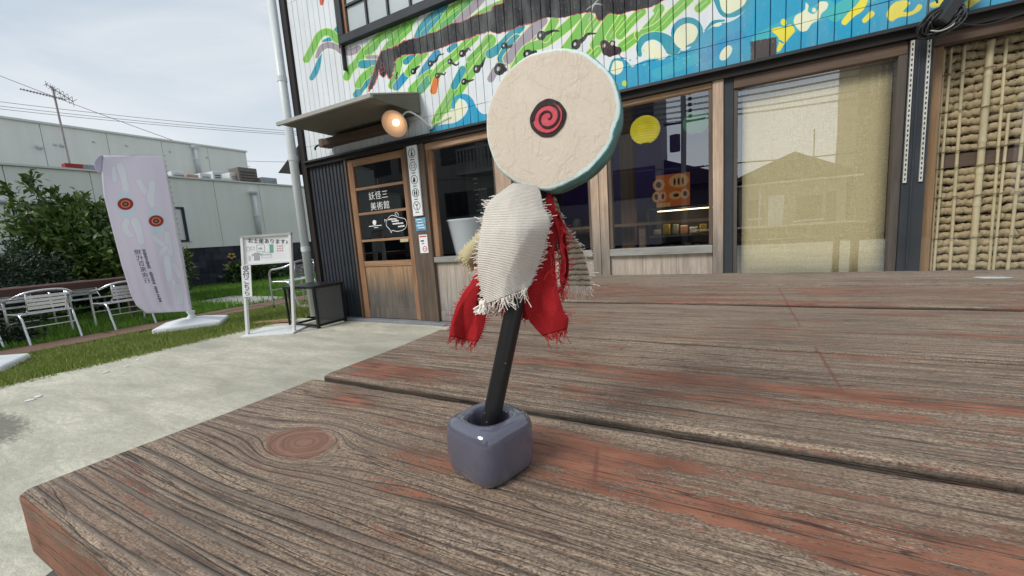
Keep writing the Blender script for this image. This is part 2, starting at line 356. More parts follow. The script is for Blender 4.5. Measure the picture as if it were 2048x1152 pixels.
# behind the disc and right of it
for P, r, c in [([(10, 430), (60, 340), (120, 280)], 30, TEA), ([(60, 430), (180, 290), (310, 150)], 38, GRY), ([(110, 500), (200, 360), (330, 310), (480, 200), (560, 120)], 34, GRN), ([(330, 280), (400, 150)], 30, GRN), ([(440, 420), (540, 290), (650, 130)], 38, GRN), ([(600, 470), (700, 360), (760, 300)], 34, GRN), ([(700, 330), (790, 170), (820, 120)], 40, GRN)]: st(P, r, Z6, c, (226, 228, 150), 6)
for P, r in [([(-20, 410), (60, 300), (120, 230)], 46), ([(0, 760), (110, 640)], 46), ([(255, 480), (330, 360), (420, 230)], 52), ([(380, 450), (470, 340), (570, 230), (660, 150)], 56), ([(420, 600), (560, 490), (700, 390), (800, 270), (890, 110)], 62), ([(640, 450), (800, 400), (930, 310), (1030, 200), (1150, 90), (1270, -30)], 66), ([(1390, 110), (1500, 10)], 52)]: st(P, r, ZC, GRN, (226, 232, 150), 11, YEL)
st([(620, 400), (700, 270), (800, 170)], [10, 34, 22], ZC, (226, 230, 224), None)
# sea
fill([(720, 600), (800, 520), (830, 445), (880, 425), (930, 450), (965, 490), (1010, 462), (1100, 432), (1190, 435), (1235, 400), (1262, 330), (1290, 350), (1340, 372), (1400, 340), (1440, 260), (1500, 232), (1545, 200), (1600, 172), (1680, 160), (1750, 120), (1810, 40), (1850, -120), (3800, -600), (3800, 420), (720, 760)], Z6, SEA)
for P, r, c in [([(1900, 300), (2100, 200), (2400, 60)], 60, (70, 176, 190)), ([(1500, 420), (1620, 330), (1760, 260)], 40, (40, 146, 194)), ([(1150, 540), (1300, 480), (1420, 430)], 40, (66, 172, 196)), ([(2450, 100), (2700, -40), (3000, -200)], 60, (78, 182, 184))]: st(P, r, Z6, c, None)
st([(1022, 400), (1016, 345), (1050, 285), (1125, 262), (1200, 285), (1262, 345)], [16, 20, 26, 28, 40, 60], Z6, TEA, (226, 236, 170), 4)
fill([(1066, 345), (1100, 310), (1140, 315), (1160, 352), (1192, 372), (1188, 415), (1160, 438), (1100, 420), (1062, 430), (1075, 390)], Z6, CRM); fill(ell(1050, 367, 9, 10), Z6, YEL, False)
fill(ell(850, 487, 52, 60, 10), Z6, CRM, False); st([(800, 520), (830, 440), (890, 440)], 8, Z6, TEA, None)
fill(ell(1368, 235, 118, 108, -20), Z6, TEA, False); fill([(1280, 320), (1272, 265), (1300, 205), (1370, 170), (1430, 190), (1447, 240), (1420, 300), (1370, 330), (1330, 358)], Z6, CRM)
fill([(1575, -60), (1585, 60), (1640, 125), (1740, 115), (1815, 40), (1830, -60)], Z6, TEA); fill([(1618, -80), (1615, 50), (1660, 100), (1730, 75), (1795, 20), (1800, -80)], Z6, CRM)
st([(1500, 225), (1560, 165), (1640, 150)], [6, 14, 6], Z6, TEA, None); fill(ell(1590, 182, 34, 13, -12), Z6, CRM, False)
fill(ell(1652, 388, 34, 64, 36), Z6, CRM, False); fill(ell(910, 610, 18, 22), Z6, (190, 220, 80), False)
for _ in range(26):
    fill(ell(random.uniform(880, 1900), random.uniform(470, 560) - .09 * random.uniform(0, 1000), random.uniform(3, 8), random.uniform(6, 14), 20), Z6, (96, 190, 190), False)
YL = (236, 222, 78)
fill(ell(228, 150, 20, 23), Z7, YL, False); fill([(144, 205), (200, 182), (240, 186), (276, 166), (304, 208), (262, 262), (225, 310), (205, 345), (180, 345), (196, 262)], Z7, YL)
st([(200, 275), (225, 290)], 6, Z7, SEA, None)
fill([(378, 18), (398, 40), (392, 75), (430, 95), (462, 60), (460, 22), (500, 8), (528, 22), (520, 60), (484, 92), (470, 130), (420, 160), (388, 205), (350, 214), (318, 190), (296, 150), (308, 108), (350, 82), (374, 60)], Z7, CRM); fill(ell(434, 68, 14, 17), Z7, CRM, False)
st([(640, 150), (690, 95), (745, 50), (780, -10)], [20, 24, 30, 22], Z7, YL, None); st([(775, 140), (825, 92)], [16, 20], Z7, YL, None)
fill([(926, 110), (940, 60), (985, 15), (1050, 2), (1085, 20), (1060, 50), (1040, 80), (1100, 75), (1140, 30), (1168, 40), (1150, 72), (1090, 105), (1010, 118), (960, 145)], Z7, YL)
st([(1240, 35), (1330, 10), (1420, 30)], 20, Z7, YL, None); st([(1480, 30), (1560, -30)], 26, Z7, YL, None)
st([(1700, -60), (1780, -110)], 30, Z7, CRM, None)
fill([(1832, 305), (2022, 270), (2022, 440), (1832, 470)], Z6, (78, 70, 70), False)
# the arm
UP = [(1510 / 6.064 + 560, 495 / 6.064), (1400 / 6.064 + 560, 570 / 6.064), (1250 / 6.064 + 560, 620 / 6.064), (1200 / 6.064 + 560, 690 / 6.064), (1160 / 6.064 + 560, 790 / 6.064), (1140 / 6.064 + 560, 870 / 6.064), (1105 / 6.064 + 560, 970 / 6.064), (1078 / 6.064 + 560, 1060 / 6.064), (1085 / 6.064 + 560, 1105 / 6.064), (1150 / 6.064 + 560, 1010 / 6.064), (1190 / 6.064 + 560, 890 / 6.064), (1200 / 6.064 + 560, 850 / 6.064), (1218 / 6.064 + 560, 905 / 6.064), (1260 / 6.064 + 560, 935 / 6.064), (1294 / 6.064 + 560, 890 / 6.064), (1318 / 6.064 + 560, 945 / 6.064), (1352 / 6.064 + 560, 935 / 6.064), (1372 / 6.064 + 560, 850 / 6.064), (1400 / 6.064 + 560, 780 / 6.064)]
low = [(50, 800), (100, 740), (200, 700), (300, 690), (430, 680), (560, 640), (680, 600), (780, 560), (900, 520), (1000, 490), (1100, 450), (1200, 420), (1290, 400), (1380, 430), (1480, 400), (1590, 370), (1650, 330), (1792, 310)]
low = [(780 + x / 6.4, y / 6.4) for x, y in low] + [(1000 + x / 3.657, y / 3.657) for x, y in [(140, 185), (250, 165), (330, 130), (420, 130), (500, 120), (600, 95), (690, 92), (712, 140), (745, 148), (800, 98), (870, 105), (960, 80), (1100, 50), (1200, 0), (1300, -60)]]
top = [(780 + x / 6.4, y / 6.4) for x, y in [(1700, -90), (1450, 40), (1320, 82), (1280, 150), (1100, 200), (1000, 240), (900, 285), (780, 310), (700, 355), (600, 400), (480, 440), (350, 490), (220, 520), (100, 575), (0, 640)]]
ARM = np.array(UP + low + [(1380, -120)] + top); j = rng.normal(0, .55, (len(smoothpath(ARM, 6, True)), 2))
ZP = (0, 0, 1); A2 = smoothpath(ARM, 6, True) + j; cl = np.vstack([A2, A2[:1]])
for k in range(0, len(cl) - 1):
    c = RED if k % 5 else (226, 142, 120); w = random.uniform(.8, 1.9)
    if cl[k][1] > -40: MUR.poly(facade(ribbon([cl[k], cl[k + 1] + (.01, .01)], w), ZP), c)
MUR.poly(facade(A2, ZP), BLK)
for P in ([(1180, 40), (1186, 12), (1200, -4)], [(1172, 20), (1190, 8), (1205, 10)], [(1176, 44), (1184, 30)]): MUR.poly(facade(ribbon(P, [.4, 1.4, .5]), ZP), (186, 186, 188))
for x, y in [(1240, 790), (1255, 840), (1228, 850)]: fill(ell(x, y, 22, 34, 10), ZA, (150, 78, 84), False); fill(ell(x, y, 15, 26, 10), ZA, BLK, False)
# tadpoles
def tad(x, y, r, tail, Z, c=(34, 31, 32)):
    MUR.poly(facade(ribbon([(x, y)] + tail, [r * .55] + [max(3, r * .42 * (1 - i / len(tail)) ) for i in range(len(tail))]), Z), c)
    fill(ell(x, y, r, r * 1.12, 20), Z, c, False); fill(ell(x - r * .25, y - r * .05, r * .3, r * .42, 15), Z, (196, 196, 196), False)
for x, y, r, t in [(300, 915, 36, [(345, 870), (380, 845)]), (520, 815, 36, [(590, 775), (620, 710), (690, 690)]), (770, 787, 34, [(810, 815), (850, 835), (885, 800)]), (925, 685, 44, [(975, 650), (1000, 620), (1028, 645)]), (610, 968, 34, [(650, 945), (690, 955), (715, 925)]), (1112, 885, 48, [(1170, 840), (1195, 790), (1215, 740)]), (950, 1045, 38, [(1000, 1040), (1068, 1020)]), (1460, 590, 36, [(1500, 590), (1540, 605), (1570, 570)]), (1405, 885, 72, [(1470, 890)]), (1750, 690, 46, [(1800, 680)]), (80, 990, 20, [(92, 930)])]: tad(x, y, r, t, ZB)
for x, y, r, t in [(302, 260, 32, [(350, 240), (390, 225), (430, 228)]), (556, 325, 34, [(610, 285), (640, 250), (700, 245)]), (205, 395, 30, [(260, 380)]), (32, 335, 22, [(60, 345), (90, 325)])]: tad(x, y, r, t, Z6)
BR = (56, 36, 40)
fill([(132, 560), (160, 515), (215, 520), (245, 545), (270, 520), (320, 530), (325, 590), (390, 610), (405, 660), (385, 690), (400, 730), (470, 745), (400, 748), (370, 700), (300, 715), (250, 730), (210, 710), (165, 690)], ZC, BR)
for x, y in [(180, 585), (285, 558)]: fill(ell(x, y, 20, 26, 15), ZC, (206, 196, 176), False)
t = NT('mural_boards'); p = t.xyz(t.pos())
tx = t.n('ShaderNodeTexImage', extension='EXTEND'); tx.image = MUR.image('mural_print')
t.set(tx, 0, t.comb(t.rng(p[0], MUR.X0, MUR.X1), t.rng(p[2], MUR.Z0, MUR.Z1), 0.0))
n1 = t.noise(t.map(t.pos(), (1, 1, .25)), 7, 5, .6); n2 = t.noise(t.map(t.pos(), (1, 1, .3)), 90, 3); n3 = t.noise(t.pos(), 1.3, 3)
c = t.mix(t.ramp(n1, [(.42, 0.), (.75, .3)]), tx.outputs['Color'], (.42, .43, .42)); c = t.mix(t.ramp(n2, [(.6, 0.), (.75, .35)]), c, (.5, .52, .52))
c = t.mix(t.ramp(n3, [(.4, .0), (.7, .12)]), c, (.2, .2, .2))
M['mural'] = t.fin(c, .7, t.bump(n2, .12, .003), spec=.15)

# ------------------------------------------------------------------ ground, yard, paths, lawns
def ground_mat(name, c1, c2, scale, c3=None, s3=1.0, bump=.4, fine=140, rough=.85, streak=(1, 1, 1)):
    t = NT(name); p = t.pos(); a = t.noise(t.map(p, streak), scale, 8, .62, .3); b = t.noise(p, fine, 4, .7); d = t.noise(t.map(p, streak, (3, 1, 0)), s3, 6, .6)
    col = t.mix(t.ramp(a, [(.32, 0.), (.68, 1.)]), c1, c2); col = t.mix(t.ramp(b, [(.35, .4), (.6, 0.)]), col, sc(c1, .5))
    if c3: col = t.mix(t.ramp(d, [(.46, 0.), (.62, .75)]), col, c3)
    return t.fin(col, rough, t.bump(t.mix(.4, b, a), bump, .006))
M['asphalt'] = ground_mat('asphalt', (.05, .05, .052), (.075, .074, .072), 3)
t = NT('yard_concrete'); p = t.pos(); a = t.noise(t.map(p, (.8, 2.6, 1)), 2.2, 8, .62, .6); b = t.noise(t.map(p, (3, 9, 1)), 5, 6, .7, .4); d = t.noise(t.map(p, (.5, 1.2, 1), (3, 1, 0)), .8, 7, .62); f = t.noise(p, 150, 4, .75); g = t.vor(t.map(p, (1, 1, 1)), 1.1, 'DISTANCE_TO_EDGE')
col = t.mix(t.ramp(a, [(.34, 0.), (.66, 1.)]), (.44, .42, .335), (.72, .69, .565)); col = t.mix(t.ramp(b, [(.38, .55), (.6, 0.)]), col, (.36, .345, .285)); col = t.mix(t.ramp(d, [(.46, 0.), (.64, .7)]), col, (.32, .31, .265)); col = t.mix(t.ramp(f, [(.36, .5), (.56, 0.)]), col, (.2, .19, .16)); col = t.mix(t.ramp(f, [(.62, 0.), (.74, .5)]), col, (.72, .70, .6))
dx_ = t.math('ADD', t.xyz(p)[0], 3.95); dy_ = t.math('SUBTRACT', t.xyz(p)[1], .52); dd_ = t.math('ADD', t.math('MULTIPLY', dx_, dx_), t.math('MULTIPLY', t.math('MULTIPLY', dy_, dy_), 9)); col = t.mix(t.rng(t.math('ADD', dd_, t.math('MULTIPLY', t.math('SUBTRACT', b, .5), .5)), .1, .28, .75, 0), col, (.12, .115, .1))
M['concrete'] = t.fin(col, .88, t.bump(t.mix(.5, f, b), .5, .006), spec=.2)
M['soil'] = ground_mat('lawn_soil', (.06, .075, .022), (.10, .11, .04), 6)
M['pale_path'] = ground_mat('pale_path', (.33, .32, .29), (.42, .41, .37), 4)
MB().bx(-90, 90, -90, 90, -.5, -.12).build('ground', M['asphalt'])['kind'] = 'structure'
MB().bx(-5.22, 9, -9, 3.42, -.115, 0).build('concrete_yard', M['concrete'])['kind'] = 'structure'
MB().bx(-6.7, -5.225, -6, 9, -.115, -.008).build('lawn_strip', M['soil'])['kind'] = 'structure'
MB().bx(-14.2, -7.42, -6, 14, -.115, -.01).build('lawn', M['soil'])['kind'] = 'structure'
tag(MB().bx(-7.415, -6.705, -6, 9, -.115, -.02).build('garden_path', plain('path_earth', (.1, .07, .05), .9)), kind='structure')
gp = bpy.data.objects['garden_path']; pw = wood('sleeper_wood', (.14, .075, .05), (.25, .15, .105), 'y', 20)
y = -1.6
while y < 8:
    l = random.uniform(.85, 1.0)
    for x0, x1 in ((-7.4, -7.07), (-7.055, -6.74)):
        MB().bx(x0, x1, y + .012, y + l - .012, -.03, .02 + random.uniform(-.004, .006)).build('path_board', pw, gp, bevel=.006)
    y += l
MB().bx(-9.6, -5.0, 4.05, 4.9, -.06, .012).build('pale_path', M['pale_path'])['kind'] = 'structure'

def blades(name, n, area, h, mat, wid=.008, dens=None, z=-.01):
    x = rng.uniform(area[0], area[1], n); y = rng.uniform(area[2], area[3], n)
    if dens is not None:
        k = rng.uniform(0, 1, n) < dens(x, y); x, y = x[k], y[k]; n = len(x)
    a = rng.uniform(0, 2 * PI, n); hh = h * rng.uniform(.45, 1.25, n); le = rng.uniform(.1, .6, n) * hh; b = a + rng.uniform(-1, 1, n)
    w = wid * rng.uniform(.6, 1.3, n)
    dx, dy = np.cos(a) * w, np.sin(a) * w
    V = np.stack([np.stack([x - dx, y - dy, np.full(n, z)], 1), np.stack([x + dx, y + dy, np.full(n, z)], 1), np.stack([x + np.cos(b) * le, y + np.sin(b) * le, z + hh], 1)], 1).reshape(-1, 3)
    F = np.arange(3 * n).reshape(n, 3)
    o = tri_soup(name, V, F, mat, attrs={'shade': np.repeat(rng.uniform(0, 1, n), 3)}); o['kind'] = 'stuff'; return o
def leafmat(name, c1, c2, c3=None, rough=.5, trans=.25):
    t = NT(name); a = t.attr('shade'); n = t.noise(t.pos(), 2.2, 3)
    f = t.math('ADD', t.math('MULTIPLY', a, .7), t.math('MULTIPLY', t.rng(n, .3, .7), .35), clamp=True)
    col = t.mix(f, c1, c2)
    if c3: col = t.mix(t.ramp(a, [(.82, 0.), (.9, .8)]), col, c3)
    t.fin(col, rough); tr = t.n('ShaderNodeBsdfTranslucent'); t.set(tr, 0, col); m = t.n('ShaderNodeMixShader'); t.set(m, 0, trans)
    t.t.links.new(t.b.outputs[0], m.inputs[1]); t.t.links.new(tr.outputs[0], m.inputs[2]); t.t.links.new(m.outputs[0], t.out.inputs[0]); return t.m
M['grass_near'] = leafmat('grass_near', (.13, .20, .03), (.30, .37, .08), (.42, .37, .18)); M['grass_far'] = leafmat('grass_far', (.08, .18, .015), (.18, .35, .045))
tag(blades('grass', 62000, (-6.78, -5.08, -.6, 4.6), .05, M['grass_near'], .006, lambda x, y: np.clip(1.15 - np.clip((x + 5.24) / .14, 0, 2), .0, 1) * np.where(np.sin(x * 7 + 2 * np.sin(y * 3)) * np.sin(y * 5 + x * 2) > .55, .35, 1)), 'short grass with dry tips on the strip between path and concrete')
blades('grass', 60000, (-13.6, -7.4, .3, 11), .11, M['grass_far'], .011, lambda x, y: np.where((x > -9.6) & (y > 4.05) & (y < 4.9), .06, 1.0))
blades('grass', 9000, (-6.74, -4.98, 4.9, 9), .1, M['grass_far'], .01)
blades('grass', 1800, (-7.46, -7.36, .3, 6), .09, M['grass_far'], .008)

# ------------------------------------------------------------------ the museum cafe building
B = thing('cafe_building', 'two storey shop with a green and blue mural above wood framed windows', 'building', (-.9, 3.5, 0))
M['sheath'] = plain('sheathing', (.02, .02, .022), .9)
M['siding_black'] = plain('siding_black', (.028, .033, .042), .45, var=.25, scale=9)
M['steel_dark'] = plain('steel_dark', (.04, .045, .052), .5, var=.2, scale=5)
s_ = MB(); s_.bx(-4.76, 3.05, 3.53, 3.6, 1.99, 4.72).build('wall_core', M['sheath'], B)
MB().bx(-4.70, 3.1, 3.6, 9.0, 4.6, 4.8).build('roof', M['dark_metal'], B)
MB().bx(-4.72, -4.62, 3.61, 9.0, 0, 4.6).build('end_wall', plain('end_wall', (.12, .12, .12), .8), B)
bw = .0885; rows = [(2.036, 2.199), (2.203, 3.868), (3.872, 4.72)]; bmesh_ = {}
def board_mesh(h):
    h = round(h, 3)
    if h not in bmesh_:
        w = bw - .0045; e = .0025
        bmesh_[h] = MB().prism([(e, 0, 0), (w - e, 0, 0), (w, .003, 0), (w, .02, 0), (0, .02, 0), (0, .003, 0)], (0, 0, 0), (0, 0, h)).me('board', M['mural'])
    return bmesh_[h]
UW = (-3.80, -.75, 3.17, 4.42)
x = -4.67
while x < 2.98:
    for k, (z0, z1) in enumerate(rows):
        inw = x + bw > UW[0] and x < UW[1]
        if inw and k == 2: continue
        o = link('board', board_mesh((UW[2] - .005 if inw and k == 1 else z1) - z0), B); o.location = (x + B.location.x - B.location.x, 3.5 + random.uniform(-.0012, .0012), z0)
    x += bw
# upper window
uf = MB(); a0, a1, c0, c1 = UW
uf.bx(a0 - .0, a1, 3.44, 3.53, c0 - .0, c0 + .085); uf.bx(a0, a1, 3.44, 3.53, c1 - .08, c1); uf.bx(a0, a0 + .07, 3.44, 3.53, c0 + .085, c1 - .08); uf.bx(a1 - .07, a1, 3.44, 3.53, c0 + .085, c1 - .08)
uwf = uf.build('upper_window', M['steel_dark'], B, bevel=.004)
MB().bx(a0 + .075, a0 + .11, 3.47, 3.52, c0 + .09, c1 - .085).build('jamb', M['door_wood'], uwf)
xs = [a0 + .11 + .3 * i for i in range(10)]
for i, xx in enumerate(xs[:-1]):
    for j, (za, zb) in enumerate(((c0 + .09, 3.535), (3.56, 3.9), (3.925, 4.33))):
        MB().bx(xx + .012, xs[i + 1] - .012, 3.495, 3.5, za, zb).build('pane', M['frosted'], uwf)
    MB().bx(xs[i + 1] - .011, xs[i + 1] + .011, 3.475, 3.51, c0 + .088, c1 - .083).build('muntin', M['dark_metal'], uwf)
for za in (3.547, 3.912): MB().bx(a0 + .112, a1 - .072, 3.472, 3.506, za - .011, za + .011).build('muntin', M['dark_metal'], uwf)
MB().bx(-3.80, -3.785, 3.45, 3.499, 2.9, 3.165).build('cable', M['black'], B)
# corner strip, flashing, beams
MB().bx(-4.775, -4.68, 3.47, 3.55, 0, 4.72).build('corner_strip', plain('corner_strip', (.03, .026, .025), .6), B)  # dark corner post; shadow gap beside the downpipe is put into its colour
MB().prism([(-4.68, 3.53, 2.034), (-4.68, 3.42, 2.016), (-4.68, 3.42, 1.995), (-4.68, 3.53, 1.995)], (0, 0, 0), (7.73, 0, 0)).build('flashing', M['black'], B)
MB().bx(-4.68, 3.05, 3.455, 3.56, 1.946, 1.994).build('eave_beam', plain('eave_beam', (.026, .023, .022), .6), B)
# ribbed black wall beside the door
for i in range(11):
    x0 = -4.672 + i * .0628
    MB().prism([(x0, 3.53, .02), (x0 + .012, 3.5, .02), (x0 + .05, 3.5, .02), (x0 + .0622, 3.53, .02)], (0, 0, 0), (0, 0, 1.925)).build('siding_board', M['siding_black'], B)
MB().bx(-4.675, -3.975, 3.532, 3.6, 0, 1.95).build('wall_core', M['sheath'], B)
MB().bx(-4.0, -3.972, 3.47, 3.56, .03, 1.945).build('door_jamb', M['dark_post'], B)
MB().bx(-4.68, 0, 3.40, 3.62, -.06, .03).build('threshold', plain('threshold', (.20, .215, .23), .7, var=.25, scale=5), B, bevel=.006)
# door
dr = MB(); dr.bx(-3.97, -3.88, 3.49, 3.535, .035, 1.935); dr.bx(-3.128, -3.065, 3.49, 3.535, .035, 1.935)
door = dr.build('door', M['door_wood'], B, bevel=.004)
for za, zb in ((1.858, 1.934), (1.574, 1.604), (1.283, 1.312), (.965, .994), (.668, .732), (.036, .165)):
    MB().bx(-3.879, -3.129, 3.494, 3.531, za, zb).build('rail', M['rail_wood'] if zb > .3 else M['dado_door'], door, bevel=.003)
for za, zb in ((1.605, 1.857), (1.313, 1.573), (.995, 1.282), (.733, .964)): MB().bx(-3.879, -3.129, 3.51, 3.515, za, zb).build('pane', M['glass_dark'], door)
for i in range(4): MB().bx(-3.879 + i * .1876, -3.879 + i * .1876 + .1858, 3.505, 3.522, .166, .667).build('panel_board', M['dado_door'], door)
MB().bx(-3.25, -3.13, 3.478, 3.488, .935, .97).build('handle', plain('brass_plate', (.55, .5, .3), .4, .3), door, bevel=.003)
text_part('lettering', '妖怪三', .098, M['white_ink'], door, facing((-3.535, 3.504, 1.485), (1, 0, 0)), spacing=1.12)
text_part('lettering', '美術館', .098, M['white_ink'], door, facing((-3.525, 3.504, 1.365), (1, 0, 0)), spacing=1.12)
lg = MB(); lg.lathe([(.022, 0), (.03, .02), (.03, .035), (.012, .05)], 10, facing((-3.64, 3.503, 1.185), (1, 0, 0)) @ Matrix.Scale(.06, 4, (0, 0, 1)))
lg.bx(-3.66, -3.62, 3.5035, 3.5045, 1.165, 1.2)
lg.bx(-3.67, -3.61, 3.5036, 3.5046, 1.19, 1.206); lg.bx(-3.74, -3.53, 3.5035, 3.5045, 1.143, 1.151); lg.bx(-3.66, -3.59, 3.5035, 3.5045, 1.122, 1.128)
lg.build('logo', M['white_ink'], door)
cp = smoothpath([(-3.44, 1.2), (-3.36, 1.245), (-3.24, 1.21), (-3.17, 1.19), (-3.15, 1.13), (-3.2, 1.075), (-3.3, 1.06), (-3.38, 1.075), (-3.395, 1.05), (-3.415, 1.09), (-3.46, 1.14)], 6, True)
bl = MB(); bl.tube([(p[0], 3.506, p[1]) for p in cp] + [(cp[0][0], 3.506, cp[0][1])], .0035, 5); bl.tube([(-3.29, 3.506, 1.24), (-3.31, 3.506, 1.262), (-3.29, 3.506, 1.275), (-3.265, 3.506, 1.262), (-3.26, 3.506, 1.235)], .004, 5)
bl.tube([(-3.44, 3.506, 1.19), (-3.48, 3.506, 1.21), (-3.475, 3.506, 1.18)], .004, 5)
bl.build('speech_outline', M['white_ink'], door)
tl = MB()
for z, a, b in ((1.205, -3.42, -3.31), (1.18, -3.37, -3.27), (1.15, -3.36, -3.2), (1.115, -3.28, -3.19)):
    xx = a
    while xx < b: w = random.uniform(.012, .02); tl.bx(xx, xx + w, 3.5036, 3.5046, z - .009, z + .008 + random.uniform(-.004, .003)); xx += w + .004
tl.build('small_print', M['white_ink'], door)
# posts
MB().bx(-3.062, -2.835, 3.475, 3.6, .03, 1.946).build('post', M['dark_post'], B, bevel=.004)
MB().bx(-2.833, -2.788, 3.462, 3.56, .03, 1.945).build('post', M['dark_post'], B, bevel=.003)
MB().bx(-1.955, -1.785, 3.478, 3.6, .03, 1.94).build('post', M['post_wood'], B, bevel=.004)
MB().bx(-1.02, -.948, 3.476, 3.6, .03, 1.94).build('post', M['post_wood'], B, bevel=.004); MB().bx(-.946, -.872, 3.48, 3.6, .03, 1.94).build('post', M['post_wood'], B, bevel=.004)
MB().bx(-.072, .0, 3.474, 3.6, .03, 1.99).build('post', M['post_wood'], B, bevel=.004)
MB().bx(.002, .062, 3.49, 3.6, 0, 1.944).build('steel_stile', M['steel_dark'], B)
M['glass_sky'] = glass('window_glass_bright', .30); M['glass_low'] = glass('panel_glass', .05)
def shop_window(x0, x1, glassm, dado=True, header=(1.905, 1.944), stile=None):
    f = MB(); f.bx(x0, x1, 3.494, 3.56, header[0], header[1]); f.bx(x0, x1, 3.47, 3.57, .69, .75)
    st_ = stile or .03
    w = MB().bx(x0, x1, 3.492, 3.56, header[0], header[1]).build('window', M['header_wood'], B, bevel=.003)
    MB().bx(x0, x1, 3.468, 3.575, .69, .75).build('sill', M['sill_wood'], w, bevel=.005)
    MB().bx(x0, x0 + st_, 3.495, 3.555, .752, header[0] - .002).build('stile', M['door_wood'] if stile else M['dark_post'], w, bevel=.003)
    MB().bx(x1 - .025, x1, 3.495, 3.555, .752, header[0] - .002).build('stile', M['dark_post'], w, bevel=.003)
    MB().bx(x0 + st_ + .001, x1 - .026, 3.52, 3.525, .752, header[0] - .002).build('pane', glassm, w)
    n = max(3, int((x1 - x0) / .2)); d = (x1 - x0) / n
    for i in range(n): MB().bx(x0 + i * d + .001, x0 + (i + 1) * d - .001, 3.505 + random.uniform(-.002, .002), 3.54, .15, .688).build('dado_board', M['dado'], w)
    MB().bx(x0, x1, 3.498, 3.55, .035, .148).build('bottom_rail', M['dado'], w, bevel=.004)
    return w
shop_window(-2.786, -1.957, glass('window_glass_near_door', .16), header=(1.878, 1.944), stile=.072)
shop_window(-1.783, -1.022, M['glass'], header=(1.9, 1.944))
shop_window(-.870, -.074, M['glass_sky'], header=(1.908, 1.944))
# window with the drawn blind
w3 = MB().bx(.064, 1.0, 3.485, 3.56, 1.868, 1.944).build('window', M['brown_frame'], B, bevel=.004)
MB().bx(.064, .09, 3.5, 3.555, .482, 1.866).build('stile', M['brown_stile'], w3); MB().bx(.958, 1.0, 3.487, 3.556, .48, 1.866).build('stile', M['brown_stile'], w3)
MB().bx(.064, 1.0, 3.487, 3.556, .39, .478).build('bottom_rail', M['brown_frame'], w3)
MB().bx(.092, .956, 3.515, 3.52, .482, 1.866).build('pane', M['glass_sky'], w3)
t = NT('woven_blind'); p = t.pos(); a = t.noise(t.map(p, (160, 160, 14)), 1, 3); b = t.noise(t.map(p, (14, 14, 160)), 1, 3); w_ = t.noise(p, 220, 2)
f = t.mix(.5, a, b); col = t.mix(t.ramp(f, [(.35, 0.), (.65, 1.)]), (.74, .60, .34), (.90, .78, .48)); col = t.mix(t.ramp(w_, [(.4, .5), (.6, 0.)]), col, (.36, .29, .15))
M['blind'] = t.fin(col, .8, t.bump(f, .3, .003))
bd = thing('roller_blind', 'tan woven roller blind pulled down behind the large reflecting window', 'blind', (.53, 3.6, 1.87))
V = []; nu, nv = 12, 8
for j in range(nv):
    for i in range(nu): V.append((.125 + .835 * i / (nu - 1), 3.585 + .004 * math.sin(i * .9 + j * .3), 1.9 - 1.42 * j / (nv - 1)))
o = grid_mesh('fabric', V, nu, nv, M['blind'], bd); sm = o.modifiers.new('t', 'SOLIDIFY'); sm.thickness = .002
MB().tube([(.11, 3.59, 1.905), (.965, 3.59, 1.905)], .02, 12).build('roller', M['white_plastic'], bd); MB().bx(.125, .96, 3.58, 3.594, .462, .482).build('bottom_bar', M['white_plastic'], bd)
# dark steel column with shelf rails, glazed panel frame
MB().bx(1.002, 1.112, 3.468, 3.6, 0, 1.944).build('steel_column', M['steel_dark'], B, bevel=.004)
MB().bx(1.042, 1.05, 3.46, 3.467, 0, 1.944).build('column_seam', M['siding_black'], B)
MB().bx(1.114, 3.05, 3.487, 3.56, 1.885, 1.944).build('header', M['brown_frame'], B); MB().bx(1.114, 3.05, 3.487, 3.56, .38, .47).build('bottom_rail', M['brown_frame'], B)
MB().bx(1.114, 3.05, 3.505, 3.51, .472, 1.884).build('pane', M['glass_low'], B)
MB().bx(.0, 3.05, 3.5, 3.6, 0, .378).build('plinth_wall', plain('plinth', (.12, .11, .1), .8), B)
def rail_thing(x0, lab):
    r = thing('shelf_rail', lab, 'shelf rail', (x0, 3.46, 1.09), 'perforated rails on the steel column'); m = MB(); w = .0165
    m.bx(x0, x0 + .0045, 3.455, 3.466, 1.09, 1.93); m.bx(x0 + w - .0045, x0 + w, 3.455, 3.466, 1.09, 1.93); z = 1.09
    while z < 1.93: m.bx(x0 + .0045, x0 + w - .0045, 3.456, 3.465, z, z + .014); z += .0295
    m.build('rail', plain('rail_metal', (.6, .59, .54), .45, .3), r)
rail_thing(1.0005 + .003, 'perforated pale shelf rail beside the blind window frame'); rail_thing(1.078, 'perforated pale shelf rail next to the pine stud and bamboo wall')
# interior room
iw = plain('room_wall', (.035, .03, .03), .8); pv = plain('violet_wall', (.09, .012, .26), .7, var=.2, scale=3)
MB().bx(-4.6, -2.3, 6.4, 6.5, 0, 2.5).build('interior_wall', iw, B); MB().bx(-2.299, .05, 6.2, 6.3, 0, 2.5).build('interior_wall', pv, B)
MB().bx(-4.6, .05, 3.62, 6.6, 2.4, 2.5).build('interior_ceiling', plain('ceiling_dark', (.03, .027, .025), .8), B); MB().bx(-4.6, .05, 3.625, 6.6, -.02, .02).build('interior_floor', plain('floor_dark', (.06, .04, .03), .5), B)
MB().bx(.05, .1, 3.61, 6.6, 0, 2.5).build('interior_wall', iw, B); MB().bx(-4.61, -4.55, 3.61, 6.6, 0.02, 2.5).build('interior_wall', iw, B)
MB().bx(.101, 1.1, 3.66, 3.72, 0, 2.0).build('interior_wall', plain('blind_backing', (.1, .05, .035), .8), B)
MB().bx(-1.0, -.86, 4.55, 4.69, .02, 2.4).build('interior_post', wood('inner_post', (.16, .07, .03), (.3, .15, .07), 'z', 20), B)

